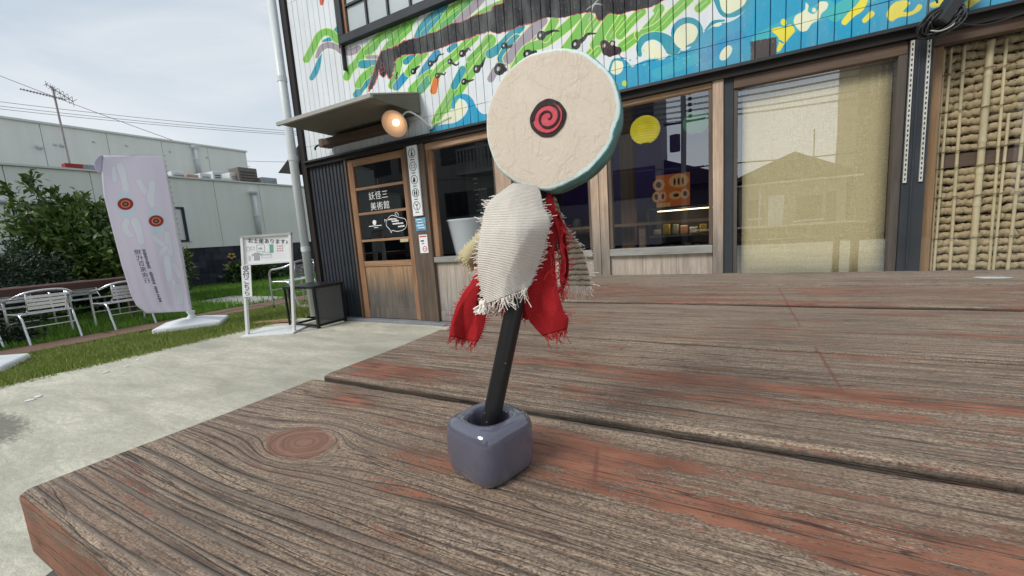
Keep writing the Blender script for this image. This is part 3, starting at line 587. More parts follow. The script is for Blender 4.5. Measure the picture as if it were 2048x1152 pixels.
# ------------------------------------------------------------------ mud wall with bamboo lath
MW = thing('mud_wall_panel', 'unfinished mud wall of lumpy clay rows behind tied bamboo canes at the glass', 'wall panel', (2.0, 3.6, .47))
MB().bx(1.115, 3.05, 3.66, 3.70, .39, 1.98).build('backing', plain('mud_backing', (.12, .088, .052), .9), MW)
MB().bx(1.122, 1.178, 3.535, 3.62, .47, 1.884).build('stud', M['knot_wood'], MW, bevel=.003)
MB().bx(1.18, 3.04, 3.60, 3.635, 1.165, 1.245).build('cross_rail', M['brown_frame'], MW)
t = NT('clay'); p = t.pos(); a = t.noise(p, 40, 6, .7); b = t.noise(t.map(p, (1, 1, 5)), 60, 4); f = t.mix(.5, a, b)
M['clay'] = t.fin(t.mix(t.ramp(f, [(.35, 0.), (.65, 1.)]), (.28, .205, .115), (.52, .40, .24)), .95, t.bump(f, .8, .008))
M['cane'] = plain('bamboo_cane', (.52, .43, .27), .45, var=.22, scale=9, stretch=(1, 1, .15), fine=50)
M['lath'] = plain('lath_dark', (.1, .075, .045), .8)
z = .49; k = 0
canes = [(1.203, .006), (1.222, .007), (1.292, .0085), (1.392, .017), (1.468, .0075), (1.492, .007), (1.56, .0085), (1.655, .009), (1.70, .007), (1.79, .013), (1.88, .008), (1.98, .01), (2.1, .009), (2.22, .014), (2.36, .009), (2.5, .01), (2.64, .012), (2.8, .009), (2.93, .011)]
while z < 1.87:
    if not 1.14 < z < 1.265:
        # clay squeezed between the canes: separate lumps from cane to cane
        edges = [1.185, 1.258, 1.345, 1.43, 1.52, 1.605, 1.68, 1.83, 2.04, 2.3, 2.6, 2.88, 3.03]
        for xa, xb in zip(edges[:-1], edges[1:]):
            n = 9; hh = random.uniform(.025, .030); ph = random.uniform(0, 9)
            pts = []; rs = []
            for i in range(n):
                u = i / (n - 1); xx = xa - .004 + (xb - xa + .008) * u
                pts.append((xx, 3.625 - .004 * math.sin(PI * u) + random.uniform(-.004, .003), z + .004 * math.sin(ph + u * 5) + random.uniform(-.005, .005))); rs.append(hh * (.8 + .2 * math.sin(PI * u)) * random.uniform(.72, 1.05))
            q_ = MB().tube(pts, rs, 7); q_.v = [(a_ + random.uniform(-.002, .002), b_ + random.uniform(-.004, .004), c_ + random.uniform(-.0025, .0025)) for a_, b_, c_ in q_.v]; q_.build('clay_lump', M['clay'], MW, smooth=True)
    z += random.uniform(.046, .053); k += 1
lt = MB(); z = .512
while z < 1.87: lt.tube([(1.183, 3.615, z), (1.6, 3.612, z + random.uniform(-.004, .004)), (2.3, 3.612, z), (3.03, 3.615, z)], .005, 5); z += .086
lt.build('lath', M['lath'], MW)['kind'] = 'stuff'
cut = {4: (.48, 1.88), 5: (.48, 1.45), 8: (.9, 1.88)}
for i, (xx, r) in enumerate(canes):
    z0, z1 = cut.get(i, (.475, 1.88)); pts = []; rs = []; zz = z0; lean = random.uniform(-.012, .012)
    while zz < z1:
        kn = (zz * 5.3 + i * .37) % 1.0; pts.append((xx + lean * (zz - 1.1), 3.595 - (.01 if i % 2 else 0), zz)); rs.append(r * (1.22 if kn < .06 else 1.0)); zz += .0115
    MB().tube(pts, rs, 10).build('bamboo_cane', M['cane'], MW, smooth=True)
tw = MB()
for zz in (.72, .98, 1.16, 1.26, 1.5, 1.72):
    for i, (xx, r) in enumerate(canes[:12]): tw.tube([(xx - r * 1.6, 3.592 - r, zz + random.uniform(-.004, .004)), (xx, 3.583 - r - .008, zz + .003), (xx + r * 1.6, 3.592 - r, zz + random.uniform(-.004, .004))], .0028, 5)
tw.build('tie', plain('straw_tie', (.2, .15, .08), .9), MW)['kind'] = 'stuff'

# ------------------------------------------------------------------ things fixed to the front
dp = thing('downpipe', 'white rain downpipe at the left corner of the mural building', 'pipe', (-4.84, 3.42, 0))
MB().tube([(-4.84, 3.42, .04), (-4.84, 3.42, 4.7)], .052, 16).build('pipe', M['pipe'], dp, smooth=True)
for z in (.9, 2.05, 3.0, 4.2):
    MB().tube([(-4.84, 3.42, z), (-4.84, 3.42, z + .06)], .057, 16).build('collar', M['pipe'], dp)
cn = thing('entrance_canopy', 'grey sheet metal canopy jutting out above the museum door', 'canopy', (-3.4, 3.4, 2.24))
Y0, Y1, X0, X1 = 2.83, 3.49, -4.14, -2.80
MB().prism([(X0, Y0, 2.242), (X0, Y0, 2.262), (X0, Y1, 2.445), (X0, Y1, 2.242)], (.02, 0, 0), (X1 - X0 - .02, 0, 0)).build('soffit', plain('canopy_under', (.14, .125, .1), .6, var=.1), cn)  # soffit colour darkened for the shade under the canopy
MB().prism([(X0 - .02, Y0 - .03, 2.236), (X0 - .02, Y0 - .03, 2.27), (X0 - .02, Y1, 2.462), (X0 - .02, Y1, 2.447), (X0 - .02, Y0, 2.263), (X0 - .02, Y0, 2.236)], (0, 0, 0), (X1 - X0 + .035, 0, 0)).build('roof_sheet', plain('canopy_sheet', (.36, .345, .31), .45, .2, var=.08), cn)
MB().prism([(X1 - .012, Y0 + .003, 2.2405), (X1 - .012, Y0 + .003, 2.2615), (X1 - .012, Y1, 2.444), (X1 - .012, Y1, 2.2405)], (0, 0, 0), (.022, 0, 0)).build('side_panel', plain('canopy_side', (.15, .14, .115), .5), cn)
ab = thing('awning_box', 'brown wooden awning box under the canopy with a crank eye at its end', 'awning box', (-3.6, 3.42, 2.1))
MB().bx(-4.2, -2.95, 3.34, 3.47, 2.115, 2.195).build('box', wood('awning_wood', (.045, .025, .016), (.1, .058, .036), 'x', 20), ab, bevel=.008)
MB().bx(-4.22, -4.15, 3.335, 3.475, 2.108, 2.2).build('end_cap', plain('end_cap', (.13, .1, .08), .5), ab, bevel=.006)
MB().tube([(-4.22, 3.4, 2.14), (-4.29, 3.38, 2.15), (-4.33, 3.37, 2.13), (-4.34, 3.37, 2.1)], .012, 8).build('crank_eye', M['black'], ab)
# lamp
lc = Vector(at(789, 248, 3.14)); ld = Vector((.22, -.80, -.52)).normalized()
wl = thing('wall_lamp', 'lit wall lamp with a peach coloured conical shade by the canopy', 'lamp', (float(lc.x), 3.49, float(lc.z)))
Ml = Matrix.Translation(lc) @ ld.to_track_quat('Z', 'Y').to_matrix().to_4x4() @ Matrix.Scale(.88, 4)
t = NT('lamp_shade'); M['shade'] = t.fin((.62, .40, .26), .5)
MB().lathe([(.03, -.095), (.05, -.085), (.145, -.004), (.149, 0), (.144, .001), (.048, -.078), (.024, -.085)], 32, Ml, False).build('shade', M['shade'], wl, smooth=True)
MB().lathe([(.004, -.012), (.03, -.02), (.038, -.045), (.03, -.065), (.02, -.085)], 16, Ml).build('bulb', glow('bulb', (1, .88, .66), 1.3), wl, smooth=True)
MB().lathe([(.028, -.15), (.03, -.14), (.03, -.09)], 14, Ml).build('socket', M['white_metal'], wl)
bk = lc - ld * .14
MB().tube(smoothpath([tuple(bk), (bk.x + .07, bk.y + .05, bk.z + .07), (bk.x + .15, bk.y + .12, bk.z + .02), (bk.x + .2, 3.46, bk.z - .06), (bk.x + .2, 3.49, bk.z - .06)], 6), .009, 8).build('arm', M['white_metal'], wl, smooth=True)
MB().tube([(bk.x + .2, 3.48, bk.z - .06), (bk.x + .2, 3.5, bk.z - .06)], .03, 12).build('wall_plate', M['white_metal'], wl)
MB().tube([(bk.x + .2, 3.487, bk.z - .055), (bk.x + .34, 3.49, bk.z - .03), (bk.x + .46, 3.492, bk.z - .01)], .004, 6).build('cable', M['white_metal'], wl)
pl = bpy.data.lights.new('lamp_glow', 'POINT'); pl.energy = .16; pl.color = (1, .78, .58); pl.shadow_soft_size = .03
plo = bpy.data.objects.new('lamp_glow', pl); COL.objects.link(plo); plo.location = lc + ld * .012
# pictogram sign
sg = thing('pictogram_sign', 'tall white sign with a column of five round icons on the door post', 'sign', (-2.93, 3.46, 1.2))
MB().bx(-3.0, -2.866, 3.452, 3.474, 1.205, 1.942).build('board', M['white_plastic'], sg, bevel=.004)
def ring(mb, cx, cz, r, w, y, n=28):
    vs = []
    for k in range(n):
        a = 2 * PI * k / n
        for rr in (r, r - w):
            for yy in (y, y + .002): vs.append((cx + rr * math.cos(a), yy, cz + rr * math.sin(a)))
    fs = []
    for k in range(n):
        i, j_ = 4 * k, 4 * ((k + 1) % n); fs += [(i, i + 2, j_ + 2, j_), (i, j_, j_ + 1, i + 1), (i + 2, i + 3, j_ + 3, j_ + 2)]
    mb.add(vs, fs)
for i in range(5):
    cz = 1.865 - i * .138; m = MB(); ring(m, -2.933, cz, .047, .005, 3.4495); y0, y1 = 3.4495, 3.4515
    if i == 0: m.lathe([(.008, 0), (.008, .002)], 12, facing((-2.933, y1, cz + .022), (1, 0, 0))); m.bx(-2.942, -2.924, y0, y1, cz - .028, cz + .008); m.bx(-2.948, -2.918, y0, y1, cz - .03, cz - .024)
    if i == 1:
        for a, b, c_, d in ((-.022, .022, .014, .018), (-.022, .022, -.018, -.014), (-.022, -.018, -.014, .014), (.018, .022, -.014, .014)): m.bx(-2.933 + a, -2.933 + b, y0, y1, cz + c_, cz + d)
    if i == 2: m.prism([(-2.958, y0, cz - .024), (-2.92, y0, cz - .024), (-2.92, y0, cz + .01), (-2.935, y0, cz + .028), (-2.945, y0, cz + .01)], (0, 0, 0), (0, .002, 0))
    if i == 3:
        for dx in (-.014, .014): m.lathe([(.007, 0), (.007, .002)], 10, facing((-2.933 + dx, y1, cz + .022), (1, 0, 0))); m.prism([(-2.933 + dx - .009, y0, cz - .004), (-2.933 + dx - .004, y0, cz - .032), (-2.933 + dx + .004, y0, cz - .032), (-2.933 + dx + .009, y0, cz - .004), (-2.933 + dx + .009, y0, cz + .012), (-2.933 + dx - .009, y0, cz + .012)], (0, 0, 0), (0, .002, 0))
    if i == 4: m.prism([(-2.958, y0, cz + .022), (-2.933, y0, cz - .008), (-2.91, y0, cz + .026), (-2.933, y0, cz + .012)], (0, 0, 0), (0, .002, 0)); m.bx(-2.936, -2.93, y0, y1, cz - .03, cz - .008); m.bx(-2.944, -2.922, y0, y1, cz - .033, cz - .0295)
    m.build('pictogram', M['ink'], sg)
    m = MB(); xx = -2.96
    while xx < -2.91: m.bx(xx, xx + .005, y0, y1, cz - .072, cz - .064); xx += .0075
    m.build('caption', M['ink'], sg)
stk = thing('blue_sticker', 'blue square sticker under the white icon sign', 'sticker', (-2.92, 3.474, 1.0))
MB().bx(-2.992, -2.852, 3.47, 3.4735, 1.045, 1.185).build('sheet', plain('blue_print', (.04, .2, .42), .5, c2=(.25, .5, .66), var=.3, scale=26), stk)
m = MB()
for i in range(4):
    z = 1.16 - i * .03; m.bx(-2.975 + .01 * (i % 2), -2.9 + .01 * i, 3.4685, 3.4695, z, z + .01)
m.build('print', M['white_ink'], stk)
nt = thing('no_smoking_notice', 'small white notice with a red prohibition ring below the blue sticker', 'notice', (-2.92, 3.474, .86))
MB().bx(-2.965, -2.85, 3.47, 3.4735, .80, 1.0).build('sheet', M['white_plastic'], nt)
m = MB(); ring(m, -2.895, .845, .03, .007, 3.4685); m.bx(-2.92, -2.87, 3.4686, 3.47, .842, .848); m.bx(-2.955, -2.86, 3.4686, 3.47, .975, .988); m.build('red_print', plain('red_print', (.55, .06, .06), .6), nt)
m = MB(); m.bx(-2.945, -2.9, 3.4686, 3.47, .925, .94); m.bx(-2.93, -2.9, 3.4686, 3.47, .9, .908); m.build('caption', M['ink'], nt)
# cable bundle on the eave
cb = thing('cable_bundle', 'coil of black cable and a bracket hanging from the eave above the steel column', 'cable', (1.1, 3.4, 2.0))
m = MB()
for i in range(40):
    r1, r2 = random.uniform(.05, .085), random.uniform(.035, .06); c = np.array((1.085 + random.uniform(-.015, .03), 3.36 + random.uniform(-.03, .03), 1.975 + random.uniform(-.02, .02))); tilt = random.uniform(-.2, .9)
    pts = []
    for k in range(19):
        a = 2 * PI * k / 18; x_, z_ = r1 * math.cos(a), r2 * math.sin(a); pts.append((c[0] + x_ * math.cos(.5) - z_ * math.sin(.5), c[1] + .02 * math.sin(a * 2 + tilt), c[2] + x_ * math.sin(.5) + z_ * math.cos(.5)))
    m.tube(pts, .0045, 5, False)
m.build('coil', M['black'], cb, smooth=True)
MB().bar((1.07, 3.34, 1.95), (1.23, 3.4, 2.2), .10, .06).build('bracket', M['black'], cb, bevel=.008)
MB().tube(smoothpath([(1.05, 3.34, 1.93), (1.08, 3.3, 1.905), (1.13, 3.31, 1.925), (1.15, 3.34, 1.97)], 6), .004, 6).build('loose_end', plain('cable_grey', (.4, .4, .38), .5), cb)
MB().tube(smoothpath([(1.06, 3.4, 2.0), (1.055, 3.42, 2.1), (1.08, 3.44, 2.16), (1.1, 3.43, 2.1)], 6), .005, 6).build('hook', M['black'], cb)
MB().tube(smoothpath([(1.14, 3.38, 1.97), (1.3, 3.43, 1.925), (1.5, 3.44, 1.95), (1.9, 3.44, 1.97)], 6), .0045, 6).build('cable', M['black'], cb)

# ------------------------------------------------------------------ inside the cafe
def P3(v): return tuple(float(a) for a in v)
def lantern(c, r, mat, lab, grp=None):
    ln = thing('paper_lantern', lab, 'lantern', P3(c), grp); prof = []
    for i in range(27):
        a = PI * (i + .8) / 27.6; prof.append((r * math.sin(a) * (1 if i % 2 else .965), -r * .93 * math.cos(a)))
    MB().lathe(prof, 28, Matrix.Translation(Vector(c))).build('paper', mat, ln, smooth=True)
    MB().lathe([(r * .3, -r * .97), (r * .3, -r * .9)], 16, Matrix.Translation(Vector(c))).build('rim', M['black'], ln)
    MB().lathe([(r * .3, r * .9), (r * .3, r * .97)], 16, Matrix.Translation(Vector(c))).build('rim', M['black'], ln)
    MB().tube([(c[0], c[1], c[2] + r), (c[0], c[1], 2.4)], .004, 5).build('cord', M['black'], ln)
t = NT('lantern_yellow'); rb_ = t.ramp(t.math('SINE', t.math('MULTIPLY', t.xyz(t.pos())[2], 300)), [(.2, .6), (.7, 1.)]); nn_ = t.ramp(t.noise(t.pos(), 9, 4), [(.35, .7), (.65, 1.)]); my = t.fin((.8, .66, .03), .6, emis=(.95, .8, .03), estr=t.math('MULTIPLY', t.math('MULTIPLY', rb_, nn_), .40))
t = NT('lantern_green'); mg = t.fin((.25, .6, .35), .6, emis=(.1, .75, .32), estr=.05)
lantern(at(1290, 260, 4.25), .142, my, 'yellow paper lantern glowing inside the shop window')
lantern(at(1392, 245, 4.7), .125, mg, 'pale green paper lantern right of the yellow one')
mb = thing('menu_board', 'dark green chalk menu board standing behind the glass next to the door', 'menu board', (-2.42, 4.1, 1.0))
MB().bx(-2.70, -2.14, 4.1, 4.12, .9, 2.0).build('board', plain('chalkboard', (.05, .062, .052), .8, var=.12), mb)
m = MB()
for k, (z, n, ind) in enumerate([(1.6, 3, 0), (1.55, 2, .01), (1.475, 8, 0), (1.42, 2, .02), (1.36, 1, .02), (1.3, 6, .03), (1.235, 3, .02), (1.165, 8, .03)]):
    xx = -2.6 + ind
    for q in range(n): w = random.uniform(.012, .022); m.bx(xx, xx + w, 4.094, 4.096, z, z + random.uniform(.008, .016)); xx += w + .007
    m.bx(-2.28, -2.22, 4.094, 4.096, z, z + .01)
m.build('chalk_lines', plain('chalk', (.4, .42, .4), .9, bump=0), mb)
pt = thing('white_planter', 'big white tapered planter inside the window beside the menu board', 'planter', (-2.46, 3.95, .3))
MB().lathe([(.13, .3), (.17, .55), (.265, 1.12), (.28, 1.135), (.268, 1.14), (.25, 1.1)], 40, Matrix.Translation((-2.5, 3.83, 0))).build('pot', plain('planter_plastic', (.8, .82, .86), .5, var=.04), pt, smooth=True)
os_ = thing('orange_shop_sign', 'orange sign with pale food drawings hanging over the display case', 'sign', P3(at(1345, 385, 5.0)))
q0, q1 = at(1312, 352, 5.0), at(1380, 412, 5.0)
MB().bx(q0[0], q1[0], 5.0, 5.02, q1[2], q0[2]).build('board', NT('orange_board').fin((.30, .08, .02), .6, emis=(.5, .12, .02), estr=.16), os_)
m = MB(); w_, h_ = q1[0] - q0[0], q0[2] - q1[2]
def disc(m, u, v, ru, rv, y, n=20): m.prism([(q0[0] + w_ * u + ru * math.cos(2 * PI * k / n), y, q1[2] + h_ * v + rv * math.sin(2 * PI * k / n)) for k in range(n)], (0, 0, 0), (0, .002, 0))
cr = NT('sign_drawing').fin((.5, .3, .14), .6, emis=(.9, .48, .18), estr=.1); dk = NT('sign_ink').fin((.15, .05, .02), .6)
for u, v, a, b in [(.08, .72, .065, .065), (.68, .78, .105, .075), (.0, .36, .045, .06), (.2, .36, .04, .055), (.58, .36, .07, .045), (.86, .38, .045, .055)]: disc(m, u, v, a, b, 4.996)
m.bx(q0[0] + .0 * w_, q0[0] + .42 * w_, 4.996, 4.998, q1[2] + .03 * h_, q1[2] + .16 * h_); m.build('drawing', cr, os_)
m = MB()
for u, v, a, b in [(.08, .72, .03, .035), (.0, .36, .018, .035), (.2, .36, .016, .032), (.6, .36, .03, .02), (.86, .38, .02, .03), (.56, .76, .012, .04), (.68, .76, .012, .04), (.8, .76, .012, .04)]: disc(m, u, v, a, b, 4.992)
m.build('drawing_ink', dk, os_)
dc = thing('display_case', 'glass display case with a lit strip and rows of small goods under the orange sign', 'display case', (-.35, 4.7, 0))
fm = MB()
for xx in (-.72, -.03):
    fm.bx(xx - .012, xx + .012, 4.55, 4.575, .02, 1.1)
fm.bx(-.72, -.03, 4.55, 5.0, .58, .62); fm.bx(-.72, -.03, 4.6, 5.0, .8, .81); fm.bx(-.72, -.03, 4.55, 5.0, 1.09, 1.11); fm.build('frame', M['dark_metal'], dc)
MB().bx(-.70, -.04, 4.98, 5.0, .6, 1.1).build('back', plain('case_back', (.05, .05, .05), .6), dc)
MB().bx(-.62, -.03, 4.56, 4.574, 1.062, 1.074).build('light_strip', glow('case_strip', (1, .8, .5), 2), dc)
MB().bx(-.70, -.04, 4.552, 4.562, .795, .812).build('shelf_edge', plain('shelf_edge', (.5, .5, .46), .4), dc)
gm = [plain('goods_%d' % i, c, .6) for i, c in enumerate([(.5, .48, .44), (.42, .34, .07), (.24, .26, .22), (.4, .22, .12)])]
xx = -.68; i = 0
for zz in (.812, .62):
    xx = -.68
    while xx < -.08:
        w = random.uniform(.05, .09); MB().bx(xx, xx + w, 4.65, 4.72, zz, zz + random.uniform(.05, .12)).build('goods_box', gm[i % 4], dc, bevel=.008); xx += w + random.uniform(.01, .03); i += 1
tc_ = thing('inner_counter', 'long wooden counter rail running across inside the shop', 'counter', (-.8, 4.35, 0))
MB().bx(-1.9, -.02, 4.32, 4.5, .935, .965).build('top', wood('counter_wood', (.17, .1, .06), (.3, .19, .12), 'x', 20), tc_)
for xx in (-1.8, -.78): MB().bx(xx, xx + .06, 4.36, 4.42, .02, .934).build('leg', bpy.data.materials['counter_wood'], tc_)
cbn = thing('wooden_cabinet', 'low wooden cabinet with dark panels seen behind the middle window', 'cabinet', (-1.75, 4.6, 0))
MB().bx(-2.2, -1.3, 4.6, 4.95, .02, .9).build('body', plain('cabinet_dark', (.03, .025, .02), .6), cbn)
cw = wood('cabinet_wood', (.2, .12, .07), (.34, .22, .13), 'z', 20)
m = MB(); m.bx(-2.2, -1.3, 4.575, 4.62, .88, .93)
for xx in (-2.2, -1.92, -1.64, -1.36): m.bx(xx, xx + .05, 4.585, 4.6, .03, .879)
m.build('face_frame', cw, cbn)
for xx, h_, c_ in ((-1.95, .16, (.4, .4, .4)), (-1.78, .12, (.3, .2, .1)), (-1.58, .14, (.16, .16, .16))):
    mk = thing('storage_jar', {-1.95: 'grey jar on the low cabinet behind the glass', -1.78: 'brown jar in the middle of the low cabinet top', -1.58: 'dark jar at the right end of the low cabinet'}[xx], 'jar', (xx, 4.75, .93))
    MB().lathe([(.05, .931), (.055, 1.0), (.05, .931 + h_ * .8), (.035, .931 + h_)], 14, Matrix.Translation((xx, 4.75, 0))).build('body', plain('jar', c_, .4), mk, smooth=True)
for nm, c, e, p_ in (('violet_lamp', (.4, .08, 1), .9, (-1.2, 5.5, 1.9)), ('case_glow', (1, .75, .45), 1.3, (-.36, 4.65, 1.0))):
    pl = bpy.data.lights.new(nm, 'POINT'); pl.energy = e; pl.color = c; pl.shadow_soft_size = .08; po = bpy.data.objects.new(nm, pl); COL.objects.link(po); po.location = p_

# ------------------------------------------------------------------ the picnic table in front
H = .14; TZ = .945 - H
KN = CAM + ray(608, 884) * (-H / ray(608, 884)[2]); K2 = CAM + ray(760, 965) * (-H / ray(760, 965)[2])
def tpt(x, y): return CAM + ray(x, y) * (-H / ray(x, y)[2])
SCR = [tuple(np.concatenate([tpt(*a)[:2], tpt(*b)[:2]]).tolist()) for a, b in (((1628, 690), (1690, 790)), ((1556, 575), (1602, 655)), ((1195, 890), (1188, 985)))]
def table_wood():
    t = NT('table_planks'); p = t.xyz(t.pos()); g = t.attr('grain'); pb = t.attr('paint'); kn = t.attr('knot'); sd_ = t.attr('seed'); rw = t.attr('ridge')
    X = p[0]; S = t.math('MULTIPLY', sd_, 7.3)
    warp = t.math('MULTIPLY', t.math('SUBTRACT', t.noise(t.comb(t.math('MULTIPLY', X, 2.5), t.math('MULTIPLY', g, 34), S), 1, 3), .5), .006)
    gw = t.math('ADD', g, warp)
    fib = t.noise(t.comb(t.math('MULTIPLY', X, 90), t.math('MULTIPLY', gw, 1150), S), 1, 4, .65)
    fib2 = t.noise(t.comb(t.math('MULTIPLY', X, 620), t.math('MULTIPLY', gw, 950), S), 1, 3, .7)
    lines = t.noise(t.comb(t.math('MULTIPLY', X, 5), t.math('MULTIPLY', gw, 380), S), 1, 3, .6)
    broad = t.noise(t.comb(t.math('MULTIPLY', X, 3), t.math('MULTIPLY', gw, 60), S), 1, 3)
    # late-wood ridges with a dark groove beside each
    ph = t.math('FRACT', t.math('ADD', t.math('MULTIPLY', gw, 112), t.math('MULTIPLY', t.noise(t.comb(t.math('MULTIPLY', X, 1.2), t.math('MULTIPLY', gw, 38), S), 1, 3), 4.2)))
    groove = t.ramp(ph, [(0, 1.), (.03, .9), (.085, .0), (.8, .0), (.96, .2), (1., 1.)])
    ridge = t.ramp(ph, [(.0, 0.), (.62, .0), (.84, 1.), (.92, .7), (1., .0)])
    gm = t.ramp(t.noise(t.comb(t.math('MULTIPLY', X, 16), t.math('MULTIPLY', gw, 70), S), 1, 3), [(.3, .25), (.6, 1.)]); groove = t.math('MULTIPLY', t.math('MULTIPLY', groove, rw), gm); ridge = t.math('MULTIPLY', ridge, rw)
    fib3 = t.noise(t.comb(t.math('MULTIPLY', X, 190), t.math('MULTIPLY', gw, 2300), S), 1, 2, .6); streak = t.noise(t.comb(t.math('MULTIPLY', X, 3.5), t.math('MULTIPLY', gw, 150), S), 1, 4, .7); check = t.math('ABSOLUTE', t.math('SUBTRACT', t.noise(t.comb(t.math('MULTIPLY', X, 2.2), t.math('MULTIPLY', gw, 52), t.math('ADD', S, 4.0)), 1, 3, .6), .5))
    tone = t.noise(t.comb(t.math('MULTIPLY', X, 7), t.math('MULTIPLY', p[1], 16), t.math('ADD', S, 2.0)), 1, 5, .6)
    fm = t.mix(.18, t.mix(.64, fib, fib2), fib3)
    base = t.mix(t.ramp(fm, [(.405, 0.), (.595, 1.)]), (.066, .043, .030), (.47, .355, .255))
    base = t.mix(t.ramp(streak, [(.33, .5), (.44, 0.)]), base, (.07, .046, .034)); base = t.mix(t.ramp(tone, [(.38, .4), (.54, 0.)]), base, (.12, .076, .055))
    base = t.mix(t.rng(check, 0, .007, .9, 0), base, (.018, .013, .011))
    base = t.mix(t.ramp(lines, [(.34, .8), (.5, 0.)]), base, (.045, .032, .025))
    base = t.mix(t.ramp(broad, [(.44, 0.), (.7, .3)]), base, (.2, .115, .08))
    base = t.mix(t.math('MULTIPLY', ridge, .75), base, (.175, .142, .115))
    big = t.noise(t.comb(t.math('MULTIPLY', X, 6.5), t.math('MULTIPLY', gw, 36), S), 1, 7, .68)
    m_ = t.math('ADD', t.math('ADD', t.math('MULTIPLY', big, .85), t.math('MULTIPLY', t.math('SUBTRACT', fib, .5), .55)), t.math('SUBTRACT', t.math('MULTIPLY', t.math('SUBTRACT', lines, .5), .35), 0.0))
    mask = t.rng(t.math('ADD', m_, pb), .505, .53); mask = t.math('MULTIPLY', mask, t.rng(fib2, .22, .36, .35, 1.0), clamp=True)
    paint = t.mix(t.ramp(t.noise(t.comb(t.math('MULTIPLY', X, 22), t.math('MULTIPLY', p[1], 60), 1.0), 1, 4), [(.35, 0.), (.65, 1.)]), (.17, .066, .039), (.30, .125, .075))
    edge_ = t.math('MULTIPLY', t.rng(t.math('ABSOLUTE', t.math('SUBTRACT', t.math('ADD', m_, pb), .503)), 0, .012, 1, 0), .45)
    paint = t.mix(t.ramp(fib, [(.34, .4), (.48, 0.)]), paint, (.1, .042, .028)); paint = t.mix(t.rng(check, 0, .01, .8, 0), paint, (.03, .015, .012))
    col = t.mix(mask, base, paint); col = t.mix(edge_, col, (.05, .025, .018))
    for (ax_, ay_, bx_, by_) in SCR:           # long scratches where red paint was dragged across
        l_ = math.hypot(bx_ - ax_, by_ - ay_); ux, uy = (bx_ - ax_) / l_, (by_ - ay_) / l_; rx_ = t.math('SUBTRACT', X, ax_); ry_ = t.math('SUBTRACT', p[1], ay_)
        al = t.math('ADD', t.math('MULTIPLY', rx_, ux), t.math('MULTIPLY', ry_, uy)); ac = t.math('ABSOLUTE', t.math('ADD', t.math('SUBTRACT', t.math('MULTIPLY', rx_, uy), t.math('MULTIPLY', ry_, ux)), t.math('MULTIPLY', t.math('SUBTRACT', fib2, .5), .002)))
        sm_ = t.math('MULTIPLY', t.rng(ac, .0007, .0018, 1, 0), t.math('MULTIPLY', t.rng(al, 0, .01), t.rng(al, l_ - .02, l_, 1, 0))); col = t.mix(t.math('MULTIPLY', sm_, .7), col, (.15, .05, .034))
    rings = t.noise(t.comb(t.math('MULTIPLY', t.math('ADD', kn, t.math('MULTIPLY', t.noise(t.comb(t.math('MULTIPLY', X, 40), t.math('MULTIPLY', p[1], 55), 0.0), 1, 3), .5)), 9.0), S, 0.0), 1, 3)
    knn = t.math('ADD', kn, t.math('MULTIPLY', t.math('SUBTRACT', t.noise(t.comb(t.math('MULTIPLY', X, 22), t.math('MULTIPLY', p[1], 34), 0.0), 1, 5), .5), 1.5)); kmask = t.rng(t.math('ADD', knn, t.math('MULTIPLY', t.math('SUBTRACT', fib, .5), 1.0)), .98, 1.14, .9, 0); kc = t.mix(t.ramp(rings, [(.36, 0.), (.6, 1.)]), (.15, .075, .05), (.25, .125, .085))
    col = t.mix(t.math('MULTIPLY', kmask, t.rng(fib2, .2, .4, .6, 1)), col, kc)
    col = t.mix(t.math('MULTIPLY', groove, .82), col, (.022, .016, .013))
    crack = t.rng(t.math('ABSOLUTE', t.math('SUBTRACT', t.math('ADD', kn, t.math('MULTIPLY', t.noise(t.comb(t.math('MULTIPLY', X, 30), t.math('MULTIPLY', p[1], 30), 3.0), 1, 2), .3)), 1.12)), 0, .03, 1, 0); col = t.mix(t.math('MULTIPLY', crack, .75), col, (.03, .018, .014))
    col = t.mix(t.math('MULTIPLY', t.attr('side'), .85), col, (.022, .018, .015))  # plank sides near black: shade inside the board gaps put into the colour
    hgt = t.math('SUBTRACT', t.math('ADD', t.math('MULTIPLY', fib, .35), t.math('MULTIPLY', lines, .5)), t.math('MULTIPLY', groove, 1.1))
    hgt = t.math('SUBTRACT', hgt, t.rng(check, 0, .012, .8, 0)); hgt = t.math('ADD', hgt, t.math('ADD', t.math('MULTIPLY', ridge, .5), t.math('MULTIPLY', mask, .12)))
    nrm = t.bump(hgt, .6, .0014)
    return t.fin(col, t.rng(t.math('ADD', fib2, t.math('MULTIPLY', mask, -.3)), .1, .8, .52, .8), nrm, spec=.32)
M['table'] = table_wood()
TB = thing('picnic_table', 'weathered picnic table of brown planks with worn red paint', 'table', (.5, .6, 0))
